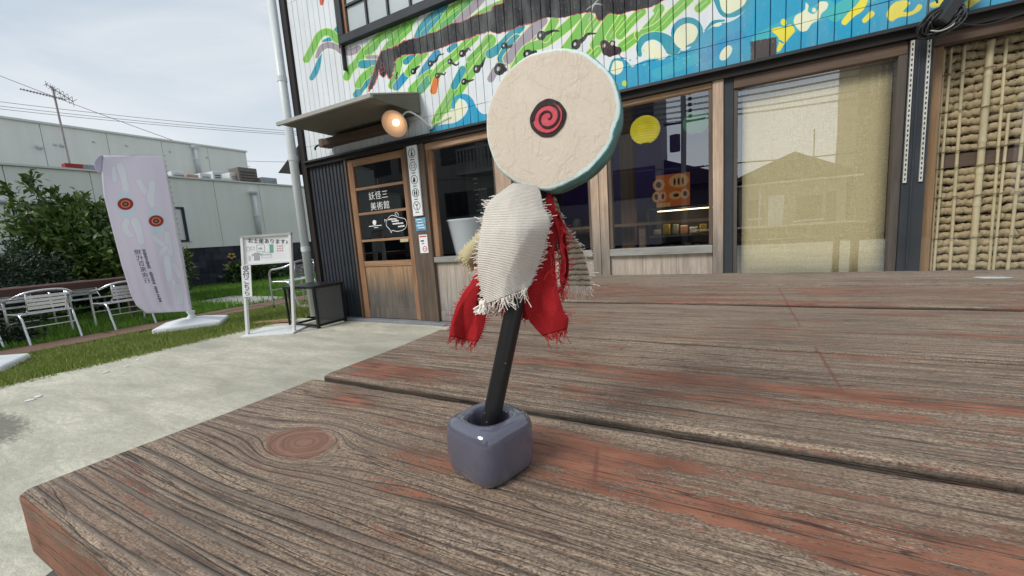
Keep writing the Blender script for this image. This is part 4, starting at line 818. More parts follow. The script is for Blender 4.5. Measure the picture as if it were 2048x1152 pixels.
def plank(y0, y1, x0, x1, seed, nx=220, ny=40, th=.043, front=False, bias=0., spots=(), ridge=.35, crown=.0008):
    r = .004; cs = []                                    # cross-section (y, z, arc)
    cs += [(y0, -th + .002), (y0, -th * .66), (y0, -th * .33), (y0, -r)]
    for a in (30, 60): cs.append((y0 + r - r * math.cos(math.radians(a)), -r + r * math.sin(math.radians(a))))
    for i in range(ny): cs.append((y0 + r + (y1 - y0 - 2 * r) * i / (ny - 1), 0))
    for a in (60, 30): cs.append((y1 - r + r * math.cos(math.radians(a)), -r + r * math.sin(math.radians(a))))
    cs += [(y1, -r), (y1, -th + .002), ((y0 + y1) / 2, -th)]
    cs = np.array(cs); arc = np.concatenate([[0], np.cumsum(np.hypot(*np.diff(cs, axis=0).T))]); nc = len(cs)
    u = np.linspace(0, 1, nx); xs = x0 + (x1 - x0) * u ** 1.35
    jx = np.interp(np.linspace(0, 1, nc), np.linspace(0, 1, 24), rng.uniform(-.0015, .0015, 24))
    V = np.zeros((nc, nx, 3)); V[..., 0] = xs[None, :]; V[:, 0, 0] += jx; V[..., 1] = cs[:, 0:1]; V[..., 2] = TZ + cs[:, 1:2] + ZO[int(seed) - 1]
    # ends rounded over and edges chipped a little
    topm = (cs[:, 1] > -.0005)[:, None]
    V[..., 2] += topm * (crown * np.sin(np.linspace(0, 1, nx) * 19 + seed)[None, :] * np.sin(np.linspace(0, 5, nc) + seed)[:, None])
    for e, dz in ((0, .0022), (1, .0006)): V[..., e, 2] -= np.where(cs[:, 1] > -.002, dz, 0)
    ew = rng.normal(0, .0007, (nc, nx)); kk = np.ones(9) / 9; ew = np.array([np.convolve(q_, kk, 'same') for q_ in ew]); ed = np.zeros(nc); ed[3:7] = 1; ed[-6:-3] = 1; V[..., 2] += ew * ed[:, None]; V[..., 1] += ew[::-1] * ed[:, None]
    x, y = V[..., 0], V[..., 1] + 0 * V[..., 0]
    G = np.repeat((arc + y0 - arc[3])[:, None], nx, 1) + seed * .31; KA = np.full((nc, nx), 9.); PB = np.full((nc, nx), bias); RW = np.full((nc, nx), ridge)
    if front:
        for (kx, ky, a, ex) in ((KN[0], KN[1], .0185, 1.55),):
            dx, dy = (x - kx) / ex, y - ky; r2 = dx * dx + dy * dy + 1e-9; ou = r2 > a * a
            G = np.where(ou, G - dy * (a * a / r2) * .96, G - dy * .96); KA = np.where(np.sqrt(r2) < 2.2 * a, np.sqrt(r2) / a, 9.)
        kx, ky, a, ex = K2[0], K2[1], .0045, 6; dx, dy = (x - kx) / ex, y - ky; r2 = dx * dx + dy * dy + 1e-9; G = np.where(r2 > a * a, G - dy * (a * a / r2) * .55, G - dy * .55)
        RW = np.clip(1.15 - (y - y0) / .15 + np.clip((-.16 - x) / .12, 0, 1) * .35 - np.clip((x + .02) / .3, 0, 1) * .35, .12, 1)
        G = G + .05 * np.clip(-(x + .2), 0, 1) * (y - y0) * 2.2
        PB[:5] = .12; RW[:5] = .8
    for (sx, sy, rx, ry, v) in spots: PB = np.maximum(PB, bias + (v - bias) * np.clip(1.35 - np.sqrt(((x - sx) / rx) ** 2 + ((y - sy) / ry) ** 2), 0, 1))
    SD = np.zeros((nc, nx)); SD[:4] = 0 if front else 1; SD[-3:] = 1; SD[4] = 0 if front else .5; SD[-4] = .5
    ends = [tuple(V[i, 0]) for i in range(nc)], [tuple(V[i, -1]) for i in range(nc)]
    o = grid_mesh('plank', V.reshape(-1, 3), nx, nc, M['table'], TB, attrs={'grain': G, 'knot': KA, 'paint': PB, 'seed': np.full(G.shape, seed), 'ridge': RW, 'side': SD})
    # end caps
    me = MB(); me.add(ends[0], [tuple(range(nc))]); c = me.build('end_grain', wood('end_grain', (.07, .05, .04), (.16, .12, .095), 'x', 40), o)
    return o
def spot(x, y, rx, ry, v): q = tpt(x, y); return (q[0], q[1], rx, ry, v)
yb = [(.0578, .2665), (.2760, .4855), (.4955, .7310), (.7450, .9455), (.9600, 1.168)]; ZO = [0, .0004, -.0004, .0006, .0002]
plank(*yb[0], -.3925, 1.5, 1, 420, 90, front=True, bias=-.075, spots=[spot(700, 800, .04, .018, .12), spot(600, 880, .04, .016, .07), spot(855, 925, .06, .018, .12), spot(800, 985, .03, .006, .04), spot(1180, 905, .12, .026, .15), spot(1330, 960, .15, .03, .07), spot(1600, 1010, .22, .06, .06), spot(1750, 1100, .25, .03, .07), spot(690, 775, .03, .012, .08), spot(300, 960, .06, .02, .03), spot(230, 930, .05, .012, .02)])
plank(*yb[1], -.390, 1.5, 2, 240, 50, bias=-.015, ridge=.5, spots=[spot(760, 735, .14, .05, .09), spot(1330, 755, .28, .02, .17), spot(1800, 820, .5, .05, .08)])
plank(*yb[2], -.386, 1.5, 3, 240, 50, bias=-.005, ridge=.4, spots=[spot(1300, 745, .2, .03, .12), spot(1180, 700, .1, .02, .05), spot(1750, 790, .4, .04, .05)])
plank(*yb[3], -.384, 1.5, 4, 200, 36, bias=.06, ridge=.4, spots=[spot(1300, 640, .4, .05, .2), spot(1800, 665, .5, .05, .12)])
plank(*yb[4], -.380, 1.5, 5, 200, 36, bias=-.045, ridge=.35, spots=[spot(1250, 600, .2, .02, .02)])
um = plain('table_frame', (.06, .045, .04), .38, var=.2, scale=14)
MB().bx(-.372, 1.48, .052, .10, TZ - .15, TZ - .0445).build('apron', um, TB, bevel=.009)
MB().bx(-.372, 1.48, 1.12, 1.16, TZ - .14, TZ - .0445).build('apron', um, TB, bevel=.006)
for xx in (-.28, 1.3):
    MB().bx(xx, xx + .09, .102, 1.118, TZ - .12, TZ - .0445).build('cross_beam', um, TB)
    for yy in (.14, 1.0): MB().bx(xx + .02, xx + .08, yy, yy + .09, 0, TZ - .121).build('leg', um, TB)
wp = tpt(1985, 556); pud = thing('water_puddle', 'thin bright puddle of rain water on the far table plank', 'puddle', (float(wp[0]), float(wp[1]), TZ))
t = NT('water'); M['water'] = t.fin((.6, .62, .63), .02, spec=1.0); t.b.inputs['Transmission Weight'].default_value = .35
MB().lathe([(.0, .0), (.06, .0003), (.058, .0014), (.0, .0017)], 30, Matrix.Translation((wp[0], wp[1], TZ + .0006)) @ Matrix.Diagonal((.42, .28, 1, 1)), cap=False).build('water_film', M['water'], pud, smooth=True)

# ------------------------------------------------------------------ glazed stand and the doll in it
cx, cy = -.892 * H, 1.375 * H; RS = .034 / .24
def sq_prof(profile, n=72, rot=-.30):
    V = []
    for r, z, q in profile:
        for k in range(n):
            a = 2 * PI * k / n; c, s_ = math.cos(a), math.sin(a)
            e = 4.2; se = (abs(c) ** e + abs(s_) ** e) ** (-1 / e); rr = r * (q * se + (1 - q)); V.append((cx + rr * math.cos(a + rot), cy + rr * math.sin(a + rot), TZ + z))
    return V, n
w = .0218
prof = [(.0, .0008, 1), (w * .84, .0008, 1), (w * .90, .0014, 1), (w * .955, .0035, 1), (w * .99, .0085, 1), (w, .017, 1), (w * .99, .0255, 1), (w * .965, .029, .98), (w * .91, .0316, .95), (w * .82, .0332, .85), (w * .73, .0338, .6), (w * .64, .0336, .3), (w * .59, .0326, .1), (w * .56, .0306, 0), (w * .54, .026, 0), (w * .53, .016, 0), (w * .46, .008, 0), (.0, .0065, 0)]
V, n = sq_prof(prof)
t = NT('glazed_ceramic'); nn = t.noise(t.pos(), 60, 3)
sk_ = t.vor(t.pos(), 420)
M['glaze'] = t.fin(t.mix(t.ramp(nn, [(.3, 0.), (.7, 1.)]), (.092, .092, .128), (.106, .105, .142)), .12, t.bump(t.noise(t.pos(), 26, 2), .06, .01), spec=.6, coat=.6)
st_o = grid_mesh('ceramic_stand', V, n, len(prof), M['glaze'], None, closed_u=True)
tag(st_o, 'glossy grey blue ceramic cube stand holding the black stick on the table', 'stand')
for p_ in st_o.data.polygons: pass
DL = thing('spiral_eye_doll', 'handmade stick doll with a round cream head marked by a red spiral', 'doll', (cx, cy, TZ + .008))
d0, d1 = 1.80 * H, 1.69 * H
S0 = np.array((cx - .004, cy - .0015, TZ + .009)); S1 = atD(1078, 380, d1)
dirn = (S1 - S0) / np.linalg.norm(S1 - S0)
t = NT('stick_paint'); p = t.pos(); sp = t.vor(p, 240); sk = t.ramp(sp, [(.06, 1.), (.14, 0.)]); n_ = t.noise(t.map(p, (1, 1, .2)), 160, 3)
M['stick'] = t.fin(t.mix(t.math('MULTIPLY', sk, t.ramp(t.noise(p, 70, 2), [(.58, 0.), (.64, .8)])), (.012, .012, .013), (.3, .3, .29)), .34, t.bump(n_, .25, .001))
MB().tube([S0 + (S1 - S0) * k / 10 for k in range(11)], [.0046] + [.0056] * 10, 24).build('stick', M['stick'], DL, smooth=True)
# head disc
dd = 1.615 * H; HC = atD(1097, 238, dd); vd = HC - CAM; vd = vd / np.linalg.norm(vd)
hr_ = CR - vd * (CR @ vd); hr_ /= np.linalg.norm(hr_); hu = np.cross(hr_, vd)
nrm = -vd - .30 * hr_ + .36 * hu; nrm /= np.linalg.norm(nrm)
ax = hr_ - nrm * (hr_ @ nrm); ax /= np.linalg.norm(ax); ay = np.cross(nrm, ax)
R = 137 / FPX * dd * 1.02; TH = .0185
def dpt(r, a, z): return HC + (ax * math.cos(a) + ay * math.sin(a)) * r + nrm * z
n = 128; prf = [(0, .0012)] + [(R * q, .0012 * (1 - q * q) ) for q in np.linspace(.06, .955, 22)] + [(R * .972, -.0002), (R * .988, -.0009), (R * .997, -.002), (R, -.0036)]
fV = []; fUV = []
wob = lambda a: 1 + .011 * math.sin(3 * a + 1) + .006 * math.sin(7 * a) + .004 * math.sin(13 * a + 2)
for r, z in prf:
    for k in range(n): a = 2 * PI * k / n; fV.append(dpt(r * (wob(a) if r > .5 * R else 1), a, z)); fUV.append((r / R * math.cos(a) * .5 + .5, r / R * math.sin(a) * .5 + .5))
t = NT('plaster_face'); uv = t.xyz(t.uv()); du, dv = t.math('SUBTRACT', uv[0], .5), t.math('SUBTRACT', uv[1], .5); rad = t.math('MULTIPLY', t.math('SQRT', t.math('ADD', t.math('MULTIPLY', du, du), t.math('MULTIPLY', dv, dv))), 2)
U = t.uv(); n1 = t.noise(U, 4.5, 5, .55, .6); n2 = t.noise(t.map(U, (11, 3, 1), (0, 0, 0), (0, 0, .45)), 1.3, 3, .5, .5); n3 = t.noise(U, 42, 5, .7); n4 = t.noise(t.map(U, (13, 2, 1), (2, 0, 0), (0, 0, .15)), 1.2, 3, .5); spx = t.ramp(t.noise(U, 5, 3), [(.5, 0.), (.6, 1.)])
flake = t.ramp(n1, [(.47, 0.), (.5, .8), (.56, 1.)]); scr = t.ramp(t.math('ABSOLUTE', t.math('SUBTRACT', n2, .5)), [(0, 1.), (.02, .5), (.045, 0.)]); scr2 = t.ramp(t.math('ABSOLUTE', t.math('SUBTRACT', n4, .5)), [(0, 1.), (.008, .4), (.018, 0.)]); scr = t.math('MULTIPLY', scr, spx); scr2 = t.math('MULTIPLY', scr2, t.ramp(t.noise(U, 4, 2), [(.46, 1.), (.54, 0.)]))
hgt = t.math('ADD', t.math('MULTIPLY', flake, .5), t.math('SUBTRACT', t.math('MULTIPLY', n3, .3), t.math('ADD', t.math('MULTIPLY', scr, .5), t.math('MULTIPLY', scr2, .35))))
col = t.mix(t.ramp(n3, [(.3, 0.), (.7, 1.)]), (.59, .50, .405), (.655, .565, .465)); col = t.mix(t.ramp(n1, [(.55, 0.), (.7, .35)]), col, (.70, .63, .545)); col = t.mix(t.math('MULTIPLY', scr, .15), col, (.36, .27, .2)); col = t.mix(t.math('MULTIPLY', scr2, .1), col, (.36, .27, .2))
ang = t.math('SUBTRACT', t.math('MULTIPLY', du, .9), t.math('MULTIPLY', dv, .3)); edge = t.math('ADD', rad, t.math('ADD', t.math('MULTIPLY', t.math('SUBTRACT', n1, .5), .13), t.math('MULTIPLY', ang, .06)))
col = t.mix(t.rng(edge, .93, .955), col, (.62, .74, .72)); col = t.mix(t.rng(edge, .985, 1.0), col, (.11, .28, .28))
M['plaster'] = t.fin(col, .72, t.bump(hgt, .36, .001), spec=.25)
grid_mesh('face', fV, n, len(prf), M['plaster'], DL, fUV, True, True)
rV = []; rUV = []; rp_ = [(R * .9995, -.0028), (R * 1.002, -.006), (R * 1.0, -.010), (R * .995, -.014), (R * .975, -TH + .001), (R * .94, -TH), (0, -TH - .001)]
for i, (r, z) in enumerate(rp_):
    for k in range(n): a = 2 * PI * k / n; rV.append(dpt(r * wob(a) * (1 + .004 * math.sin(11 * a + i)), a, z)); rUV.append((k / n, -z / TH))
t = NT('teal_rim'); p = t.pos(); n1 = t.noise(p, 300, 6, .7); n2 = t.noise(p, 90, 5, .65, .5); uvz = t.xyz(t.uv())[1]
f = t.math('SUBTRACT', t.math('ADD', uvz, t.math('MULTIPLY', t.math('SUBTRACT', n2, .5), .9)), .0)
col = t.mix(t.ramp(f, [(.2, 0.), (.62, 1.)]), (.10, .26, .25), (.03, .095, .082)); col = t.mix(t.ramp(n1, [(.58, 0.), (.7, .5)]), col, (.28, .44, .42)); col = t.mix(t.ramp(f, [(.0, .6), (.12, 0.)]), col, (.42, .58, .58))
M['rim'] = t.fin(col, .6, t.bump(t.mix(.5, n1, n2), .7, .0015))
grid_mesh('rim', rV, n, len(rp_), M['rim'], DL, rUV, True, True)
# spiral mark, painted on the face
Rs = R * .262; ZF = .0016
sb = MB(); sb.prism([P3(dpt(Rs * (1 + .02 * math.sin(4 * a + 1) + .008 * math.sin(9 * a)), a, ZF - .0009)) for a in np.linspace(0, 2 * PI, 60, endpoint=False)], (0, 0, 0), P3(nrm * .0011)); iris = sb.build('eye_mark', plain('mark_black', (.022, .012, .014), .5, bump=.3), DL)
ce = np.array((0., 0.))
sb = MB(); sb.prism([P3(dpt(Rs * .80 * (1 + .015 * math.sin(4 * a)), a, ZF - .0003)) for a in np.linspace(0, 2 * PI, 50, endpoint=False)], (0, 0, 0), P3(nrm * .0009)); sb.build('red_disc', plain('mark_red', (.56, .075, .10), .5, var=.12, scale=200, bump=.3), iris)
pts = []; A0 = math.radians(186)
for k in range(90):
    u = k / 89; a = A0 - u * 2 * PI * 1.72; rr = Rs * (.80 * (1 - u) ** .8 * .95 + .06); pts.append((rr, a, 1 - .45 * u))
sv = []
for rr, a, ww in pts:
    for s_ in (-1, 1): sv.append(P3(dpt(rr + s_ * Rs * .075 * ww, a, ZF + .0008)))
sb = MB(); sb.add(sv, [(2 * i, 2 * i + 1, 2 * i + 3, 2 * i + 2) for i in range(len(pts) - 1)]); o = sb.build('spiral', bpy.data.materials['mark_black'], iris); q = o.modifiers.new('t', 'SOLIDIFY'); q.thickness = .0003
# cloths: woven grids hung from the neck
def cloth_mat(name, c1, c2, wu, wv, aniso=1.0, gap=.35, rough=.85, hole=None):
    t = NT(name); uv = t.xyz(t.uv()); nz_ = t.noise(t.uv(), 7, 4, .6)
    wob_ = t.math('MULTIPLY', t.math('SUBTRACT', t.noise(t.map(t.uv(), (5, 14, 1)), 1, 3), .5), 2.6)
    a = t.math('ABSOLUTE', t.math('SINE', t.math('ADD', t.math('MULTIPLY', uv[1], wv * PI), wob_))); b = t.math('ABSOLUTE', t.math('SINE', t.math('ADD', t.math('MULTIPLY', uv[0], wu * PI), wob_)))
    f = t.math('ADD', t.math('MULTIPLY', a, aniso), t.math('MULTIPLY', b, 1 - aniso)); fn = t.noise(t.map(t.uv(), (wu * .8, wv * .8, 1)), 1, 2)
    col = t.mix(t.ramp(t.math('ADD', f, t.math('MULTIPLY', t.math('SUBTRACT', fn, .5), .6)), [(gap - .2, 0.), (gap + .3, 1.)]), c1, c2); col = t.mix(t.ramp(nz_, [(.35, .25), (.6, 0.)]), col, sc(c1, 1.0))
    t.fin(col, rough, t.bump(t.math('ADD', f, t.math('MULTIPLY', fn, .5)), .6, .0012), spec=.15)
    tr = t.n('ShaderNodeBsdfTranslucent'); t.set(tr, 0, col); m = t.n('ShaderNodeMixShader'); t.set(m, 0, .18); t.t.links.new(t.b.outputs[0], m.inputs[1]); t.t.links.new(tr.outputs[0], m.inputs[2]); t.t.links.new(m.outputs[0], t.out.inputs[0])
    return t.m
def zpx(q): return 880 + q[0] / 3.115, 350 + q[1] / 3.115
def polyres(P, n):
    P = np.array(P, float); P = smoothpath(P, 8); s_ = np.concatenate([[0], np.cumsum(np.hypot(*np.diff(P, axis=0).T))]); u = np.linspace(0, s_[-1], n); return np.stack([np.interp(u, s_, P[:, 0]), np.interp(u, s_, P[:, 1])], 1)
def tri(x): return 2 * abs((x % 1.0) - .5) - .5
def depth_at(py): return np.interp(py, [385, 850], [d1, d0])
def cloth(name, left, right, mat, off, nu=46, nv=70, fr=None, frcol=None, edge='b', frlen=.004, frn=70, solid=.0007, jag=.8):
    Lp, Rp = polyres(left, nv), polyres(right, nv); V = []; UV = []
    for j in range(nv):
        for i in range(nu):
            u, v = i / (nu - 1), j / (nv - 1); q = Lp[j] * (1 - u) + Rp[j] * u
            if i in (0, nu - 1): q = q + rng.normal(0, jag, 2)
            if j == nv - 1: q = q + rng.normal(0, jag, 2)
            x, y = zpx(q); V.append(atD(x, y, depth_at(y) + off(u, v))); UV.append((u, v))
    o = grid_mesh(name, V, nu, nv, mat, DL, UV); s_ = o.modifiers.new('t', 'SOLIDIFY'); s_.thickness = solid; s_.offset = 0
    V = np.array(V).reshape(nv, nu, 3); m = MB()
    def strand(p, d, l):
        d = d / (np.linalg.norm(d) + 1e-9); side = np.cross(d, CF); b = rng.normal(0, .35) ; e = p + d * l + side * l * b + CF * rng.normal(0, .2) * l
        m.tube([p - d * .0008, p + d * l * .5 + side * l * b * .25 + CF * rng.normal(0, .15) * l, e], .00021, 4, False)
    if 'b' in edge:
        for k in range(frn):
            u = rng.uniform(0, 1); i = int(u * (nu - 1)); strand(V[-1, i], V[-1, i] - V[-6, i] + rng.normal(0, .001, 3), frlen * .78 * min(2.0, rng.exponential(.6) + .3))
    if 'l' in edge:
        for k in range(frn):
            j = int(rng.uniform(.15, 1) * (nv - 1)); strand(V[j, 0], V[j, 0] - V[j, 4], frlen * .5 * min(2.2, rng.exponential(.55) + .2))
    if 'r' in edge:
        for k in range(frn):
            j = int(rng.uniform(.15, 1) * (nv - 1)); strand(V[j, -1], V[j, -1] - V[j, -5], frlen * .5 * min(2.2, rng.exponential(.55) + .2))
    if m.v: m.build('fringe', frcol or mat, o)
    return o, V
cw_ = cloth_mat('cream_burlap', (.66, .585, .50), (.92, .865, .785), 54, 74, .72, .24); crd = cloth_mat('red_cloth', (.28, .012, .016), (.62, .032, .038), 70, 100, .6, .3); cye = cloth_mat('yellow_cloth', (.68, .56, .27), (.82, .73, .46), 50, 60, .5, .3); cbe = cloth_mat('striped_beige_cloth', (.26, .19, .12), (.74, .66, .53), 20, 17, .92, .42)
fw = plain('cream_thread', (.78, .73, .66), .9, bump=0); fr_ = plain('red_thread', (.40, .025, .03), .9, bump=0); fy = plain('yellow_thread', (.72, .62, .36), .9, bump=0)
HH = H
cloth('beige_cloth', [(705, 130), (715, 260), (728, 400), (745, 560), (778, 688)], [(722, 140), (770, 290), (825, 380), (872, 440), (912, 545), (942, 690)], cbe, lambda u, v: .075 * HH + .03 * HH * math.sin(u * 3) * v, frcol=fw, edge='br', frlen=.0065, frn=60)
cloth('yellow_cloth', [(430, 110), (330, 240), (240, 360), (165, 440), (122, 492)], [(400, 180), (320, 300), (270, 420), (250, 520), (214, 588)], cye, lambda u, v: .05 * HH - .02 * HH * math.sin(u * 4), frcol=fy, edge='bl', frlen=.003)
cloth('red_back_cloth', [(470, 300), (380, 600), (318, 800)], [(620, 300), (580, 650), (545, 905)], crd, lambda u, v: .075 * HH + .02 * HH * math.sin(u * 9), frcol=fr_, frlen=.004)
cloth('red_left_cloth', [(455, 100), (330, 360), (240, 560), (200, 660), (140, 745), (88, 860), (58, 1005)], [(560, 110), (430, 500), (330, 760), (304, 820), (286, 885), (270, 960), (235, 1040)], crd, lambda u, v: HH * (.02 - .02 * math.sin(PI * u) * v + .04 * tri(u * .9 + v * .5) * v + .025 * tri(u * 1.3 - v * 2.0 + .3) * v), frcol=fr_, edge='blr', frlen=.0045, frn=80)
cloth('red_right_cloth', [(612, 90), (630, 190), (625, 400), (575, 600), (540, 700), (524, 800), (545, 890), (600, 960), (640, 1000)], [(684, 100), (716, 190), (722, 320), (712, 480), (730, 680), (765, 840), (797, 890), (790, 960)], crd, lambda u, v: HH * (-.015 - .03 * math.sin(PI * u) * min(1, v * 2) + .04 * tri(u * .9 + v * .35 + .3) * min(1, v * 2) + .025 * tri(u * .8 + v * 2.2) * v), frcol=fr_, edge='br', frlen=.006, frn=70)
cloth('red_strip_cloth', [(676, 240), (715, 330), (738, 430), (758, 520), (748, 620), (754, 690)], [(730, 225), (776, 330), (788, 450), (801, 560), (790, 650), (768, 705)], crd, lambda u, v: HH * (-.01 - .02 * math.sin(u * 6)), nu=14, nv=60, frcol=fr_, edge='blr', frlen=.006, frn=50)
o, V = cloth('cream_cloth', [(455, 52), (340, 138), (285, 210), (258, 330), (240, 450), (236, 560), (248, 680), (282, 808)], [(600, 62), (624, 110), (644, 200), (684, 280), (662, 390), (632, 500), (594, 600), (560, 692)], cw_, lambda u, v: HH * (-.06 - .065 * math.sin(PI * (u * .9 + .05)) * min(1, .3 + v * 1.6) + .016 * tri(u * 1.3 + v * .8 + .2) * v + .008 * tri(u * 2.1 - v * 1.3) * min(1, v * 1.6) + .01 * math.sin(v * 7 + u * 2)), nu=60, nv=90, frcol=fw, edge='blr', frlen=.0055, frn=110)
m = MB()
for k in range(26):
    a = zpx((rng.uniform(246, 285), rng.uniform(772, 800))); b = zpx((rng.uniform(206, 292), rng.uniform(835, 872))); da = depth_at(a[1]) - .065 * HH
    pa, pb_ = atD(*a, da), atD(*b, da - .01 * HH + rng.normal(0, .008 * HH)); m.tube([pa, (pa + pb_) / 2 + rng.normal(0, .0008, 3), pb_], .00042, 5, False)
m.build('tassel', fw, o)
m = MB()
for k in range(16):
    a = zpx((rng.uniform(690, 790), rng.uniform(300, 680))); pa = atD(*a, depth_at(a[1]) - .05 * HH); q = [pa]
    for s_ in range(4): q.append(q[-1] + CR * rng.normal(0, .0018) - CU * rng.uniform(.001, .004) + CF * rng.normal(0, .0006))
    m.tube(smoothpath(q, 3), .00024, 4, False)
m.build('loose_thread', fr_, DL)

# ------------------------------------------------------------------ the yard on the left
def chair(mat, label, group):
    r = thing('cafe_chair', label, 'chair', (0, 0, 0), group); W2 = .25
    # local: the sitter looks along -y
    arch = smoothpath([(W2 + .02, -.2, .02), (W2 + .02, -.2, .4), (W2 + .025, -.16, .54), (W2 + .02, -.02, .565), (W2, .13, .59), (W2 - .07, .215, .635), (.1, .24, .655), (0, .243, .66)], 5)
    full = np.vstack([arch, (arch * (-1, 1, 1))[::-1][1:]])
    MB().tube(full, .0135, 10).build('arm_frame', mat, r, smooth=True)
    for sx in (-1, 1):
        MB().tube(smoothpath([(sx * (W2 + .005), -.17, .38), (sx * (W2 - .02), .0, .375), (sx * (W2 - .03), .12, .355), (sx * (W2 - .03), .19, .2), (sx * (W2 - .03), .27, .0)], 6), .0135, 10).build('leg', mat, r, smooth=True)
        MB().tube([(sx * .165, .1, .37), (sx * .165, .2, .46), (sx * .165, .228, .65)], .009, 8).build('upright', mat, r, smooth=True)
    for sx in (-1, 1): MB().tube([(sx * (W2 + .02), -.2, .021), (sx * (W2 + .02), -.2, 0)], .015, 10).build('foot', M['black'], r)
    for z in (.45, .495, .54, .585): MB().bar((-.165, .205 + (z - .45) * .12, z), (.165, .205 + (z - .45) * .12, z), .008, .036).build('back_slat', mat, r, bevel=.003)
    for i in range(6): MB().bx(-.215, .215, -.19 + i * .058, -.142 + i * .058, .372, .384).build('seat_slat', mat, r, bevel=.003)
    MB().tube([(-W2 + .03, .19, .22), (W2 - .03, .19, .22)], .008, 8).build('stretcher', mat, r); MB().tube([(-W2 - .02, -.2, .26), (W2 + .02, -.2, .26)], .008, 8).build('stretcher', mat, r)
    return r
ch0 = chair(M['alu'], 'aluminium slat chair left of the banner with its back to the path, whole in view', 'aluminium chairs at the long counter')
spots = [(-7.62, 1.66, -PI / 2, None), (-7.58, 2.42, -PI / 2, 'aluminium slat chair half hidden by the lavender banner'), (-7.75, 1.02, -PI / 2 + .1, 'aluminium chair cut off by the left picture edge, near side of the counter'), (-9.15, 1.78, PI / 2, 'pale slat chair across the counter, facing the path, left one of two'), (-9.1, 2.5, PI / 2, 'pale slat chair across the counter, facing the path, nearer the banner')]
for i, (x, y, a, lab) in enumerate(spots):
    o = ch0 if i == 0 else copy_tree(ch0)
    if lab: o['label'] = lab
    o.location = (x, y, 0 if x < -7.42 else .01); o.rotation_euler.z = a
o = copy_tree(ch0); o['label'] = 'white slat chair beside the mural building corner behind the mesh box'; o['group'] = 'chairs by the building corner'; o.location = (-6.3, 4.2, .012); o.rotation_euler.z = -PI / 2 + .1; o.scale = (1.1, 1.1, 1.12)
ct = thing('long_counter', 'long outdoor counter with a reddish brown wooden top on the lawn by the chairs', 'table', (-8.5, 1.2, 0))
for i in range(4): MB().bx(-8.83 + i * .165, -8.83 + i * .165 + .16, -2.0, 3.05, .645, .685).build('plank', M['red_brown'], ct, bevel=.004)
MB().bx(-8.2, -8.17, -2.0, 3.05, .585, .682).build('edge_board', M['red_brown'], ct, bevel=.004)
for yy in (-1.5, .4, 2.85):
    for xx in (-8.78, -8.32): MB().bx(xx, xx + .07, yy, yy + .07, 0, .644).build('leg', M['dark_post'], ct)
# banners
def banner_stand(label):
    r = thing('banner_stand', label, 'banner stand', (0, 0, 0), 'banner stands along the grass strip'); s = .3
    m = MB(); m.add([(-.36, -.27, 0), (.36, -.27, 0), (.36, .27, 0), (-.36, .27, 0), (-.36, -.27, .07), (.36, -.27, .07), (.36, .27, .07), (-.36, .27, .07), (-.12, -.1, .125), (.12, -.1, .125), (.12, .1, .125), (-.12, .1, .125)],
        [(0, 3, 2, 1), (0, 1, 5, 4), (1, 2, 6, 5), (2, 3, 7, 6), (3, 0, 4, 7), (4, 5, 9, 8), (5, 6, 10, 9), (6, 7, 11, 10), (7, 4, 8, 11), (8, 9, 10, 11)])
    m.build('base', M['white_plastic'], r, bevel=.018)
    for sx in (-1, 1): MB().bx(sx * .26 - .05, sx * .26 + .05, -.275, -.255, .0, .05).build('base_foot', M['white_plastic'], r, bevel=.006)
    MB().lathe([(.05, .12), (.05, .15), (.035, .155), (.035, .19), (.045, .195), (.045, .22), (.02, .225)], 20).build('collar', M['white_plastic'], r)
    MB().tube([(0, 0, .2), (0, 0, 2.24)], .011, 10).build('pole', M['white_metal'], r)
    return r
b1 = banner_stand('white plastic stand whose pole carries the lavender banner'); b2 = copy_tree(b1); b2['label'] = 'white plastic stand cut off by the left picture edge'
b1.location = (-6.30, 2.66, 0); b1.rotation_euler.z = .95; b2.location = (-6.27, .78, 0); b2.rotation_euler.z = 1.05
FX = -6.30
ya = [312, 345, 390, 450, 530, 590, 612, 625]; xl_ = [206, 203, 207, 222, 243, 262, 273, 292]; yb_ = [310, 400, 500, 600, 619]; xr_ = [327, 346, 365, 381, 384]
FC = Canvas(0, .6, 0, 1.9, 700, (243, 238, 247))
def fxy(px, py):
    v = np.clip((np.asarray(py, float) - 311) / 311, 0, 1); l = np.interp(py, ya, xl_); r = np.interp(py, yb_, xr_); return np.stack([(np.asarray(px, float) - l) / (r - l) * .6, (1 - v) * 1.9], -1)
def fz(P, o): P = np.array(P, float); return fxy(o[0] + P[:, 0] / o[2], o[1] + P[:, 1] / o[2])
F1, F2 = (200, 300, 5.76), (255, 470, 6.78)
for P, r, o in [([(228, 185), (250, 240), (275, 350), (295, 450)], [42, 46, 34, 40], F1), ([(155, 205), (160, 260), (170, 350)], [22, 26, 30], F1), ([(450, 360), (500, 460), (565, 520)], [36, 34, 40], F1), ([(602, 385), (600, 460), (580, 540), (600, 630)], [42, 38, 44, 36], F1),
                ([(300, 825), (285, 900), (330, 970), (370, 985)], [40, 38, 34, 24], F1), ([(400, 825), (440, 920), (475, 1060)], [50, 44, 36], F1), ([(640, 1020), (700, 1080), (760, 1110)], [30, 28, 40], F1), ([(765, 960), (785, 1040), (790, 1150)], [38, 42, 46], F1),
                ([(370, 40), (430, 100), (500, 140)], [38, 32, 40], F2), ([(540, -10), (560, 120), (585, 260)], [44, 46, 36], F2), ([(520, 170), (470, 220), (440, 280)], [34, 32, 26], F2), ([(535, 320), (545, 430), (560, 590)], [44, 50, 40], F2), ([(630, 400), (670, 490), (700, 570)], [28, 32, 26], F2), ([(625, 620), (640, 700)], [22, 26], F2), ([(690, 690), (705, 800), (715, 900)], [34, 40, 42], F2)]:
    FC.poly(fz(ribbon(P, [q + 9 for q in r]), o), (236, 228, 240)); FC.poly(fz(ribbon(P, r), o), (244, 246, 250))
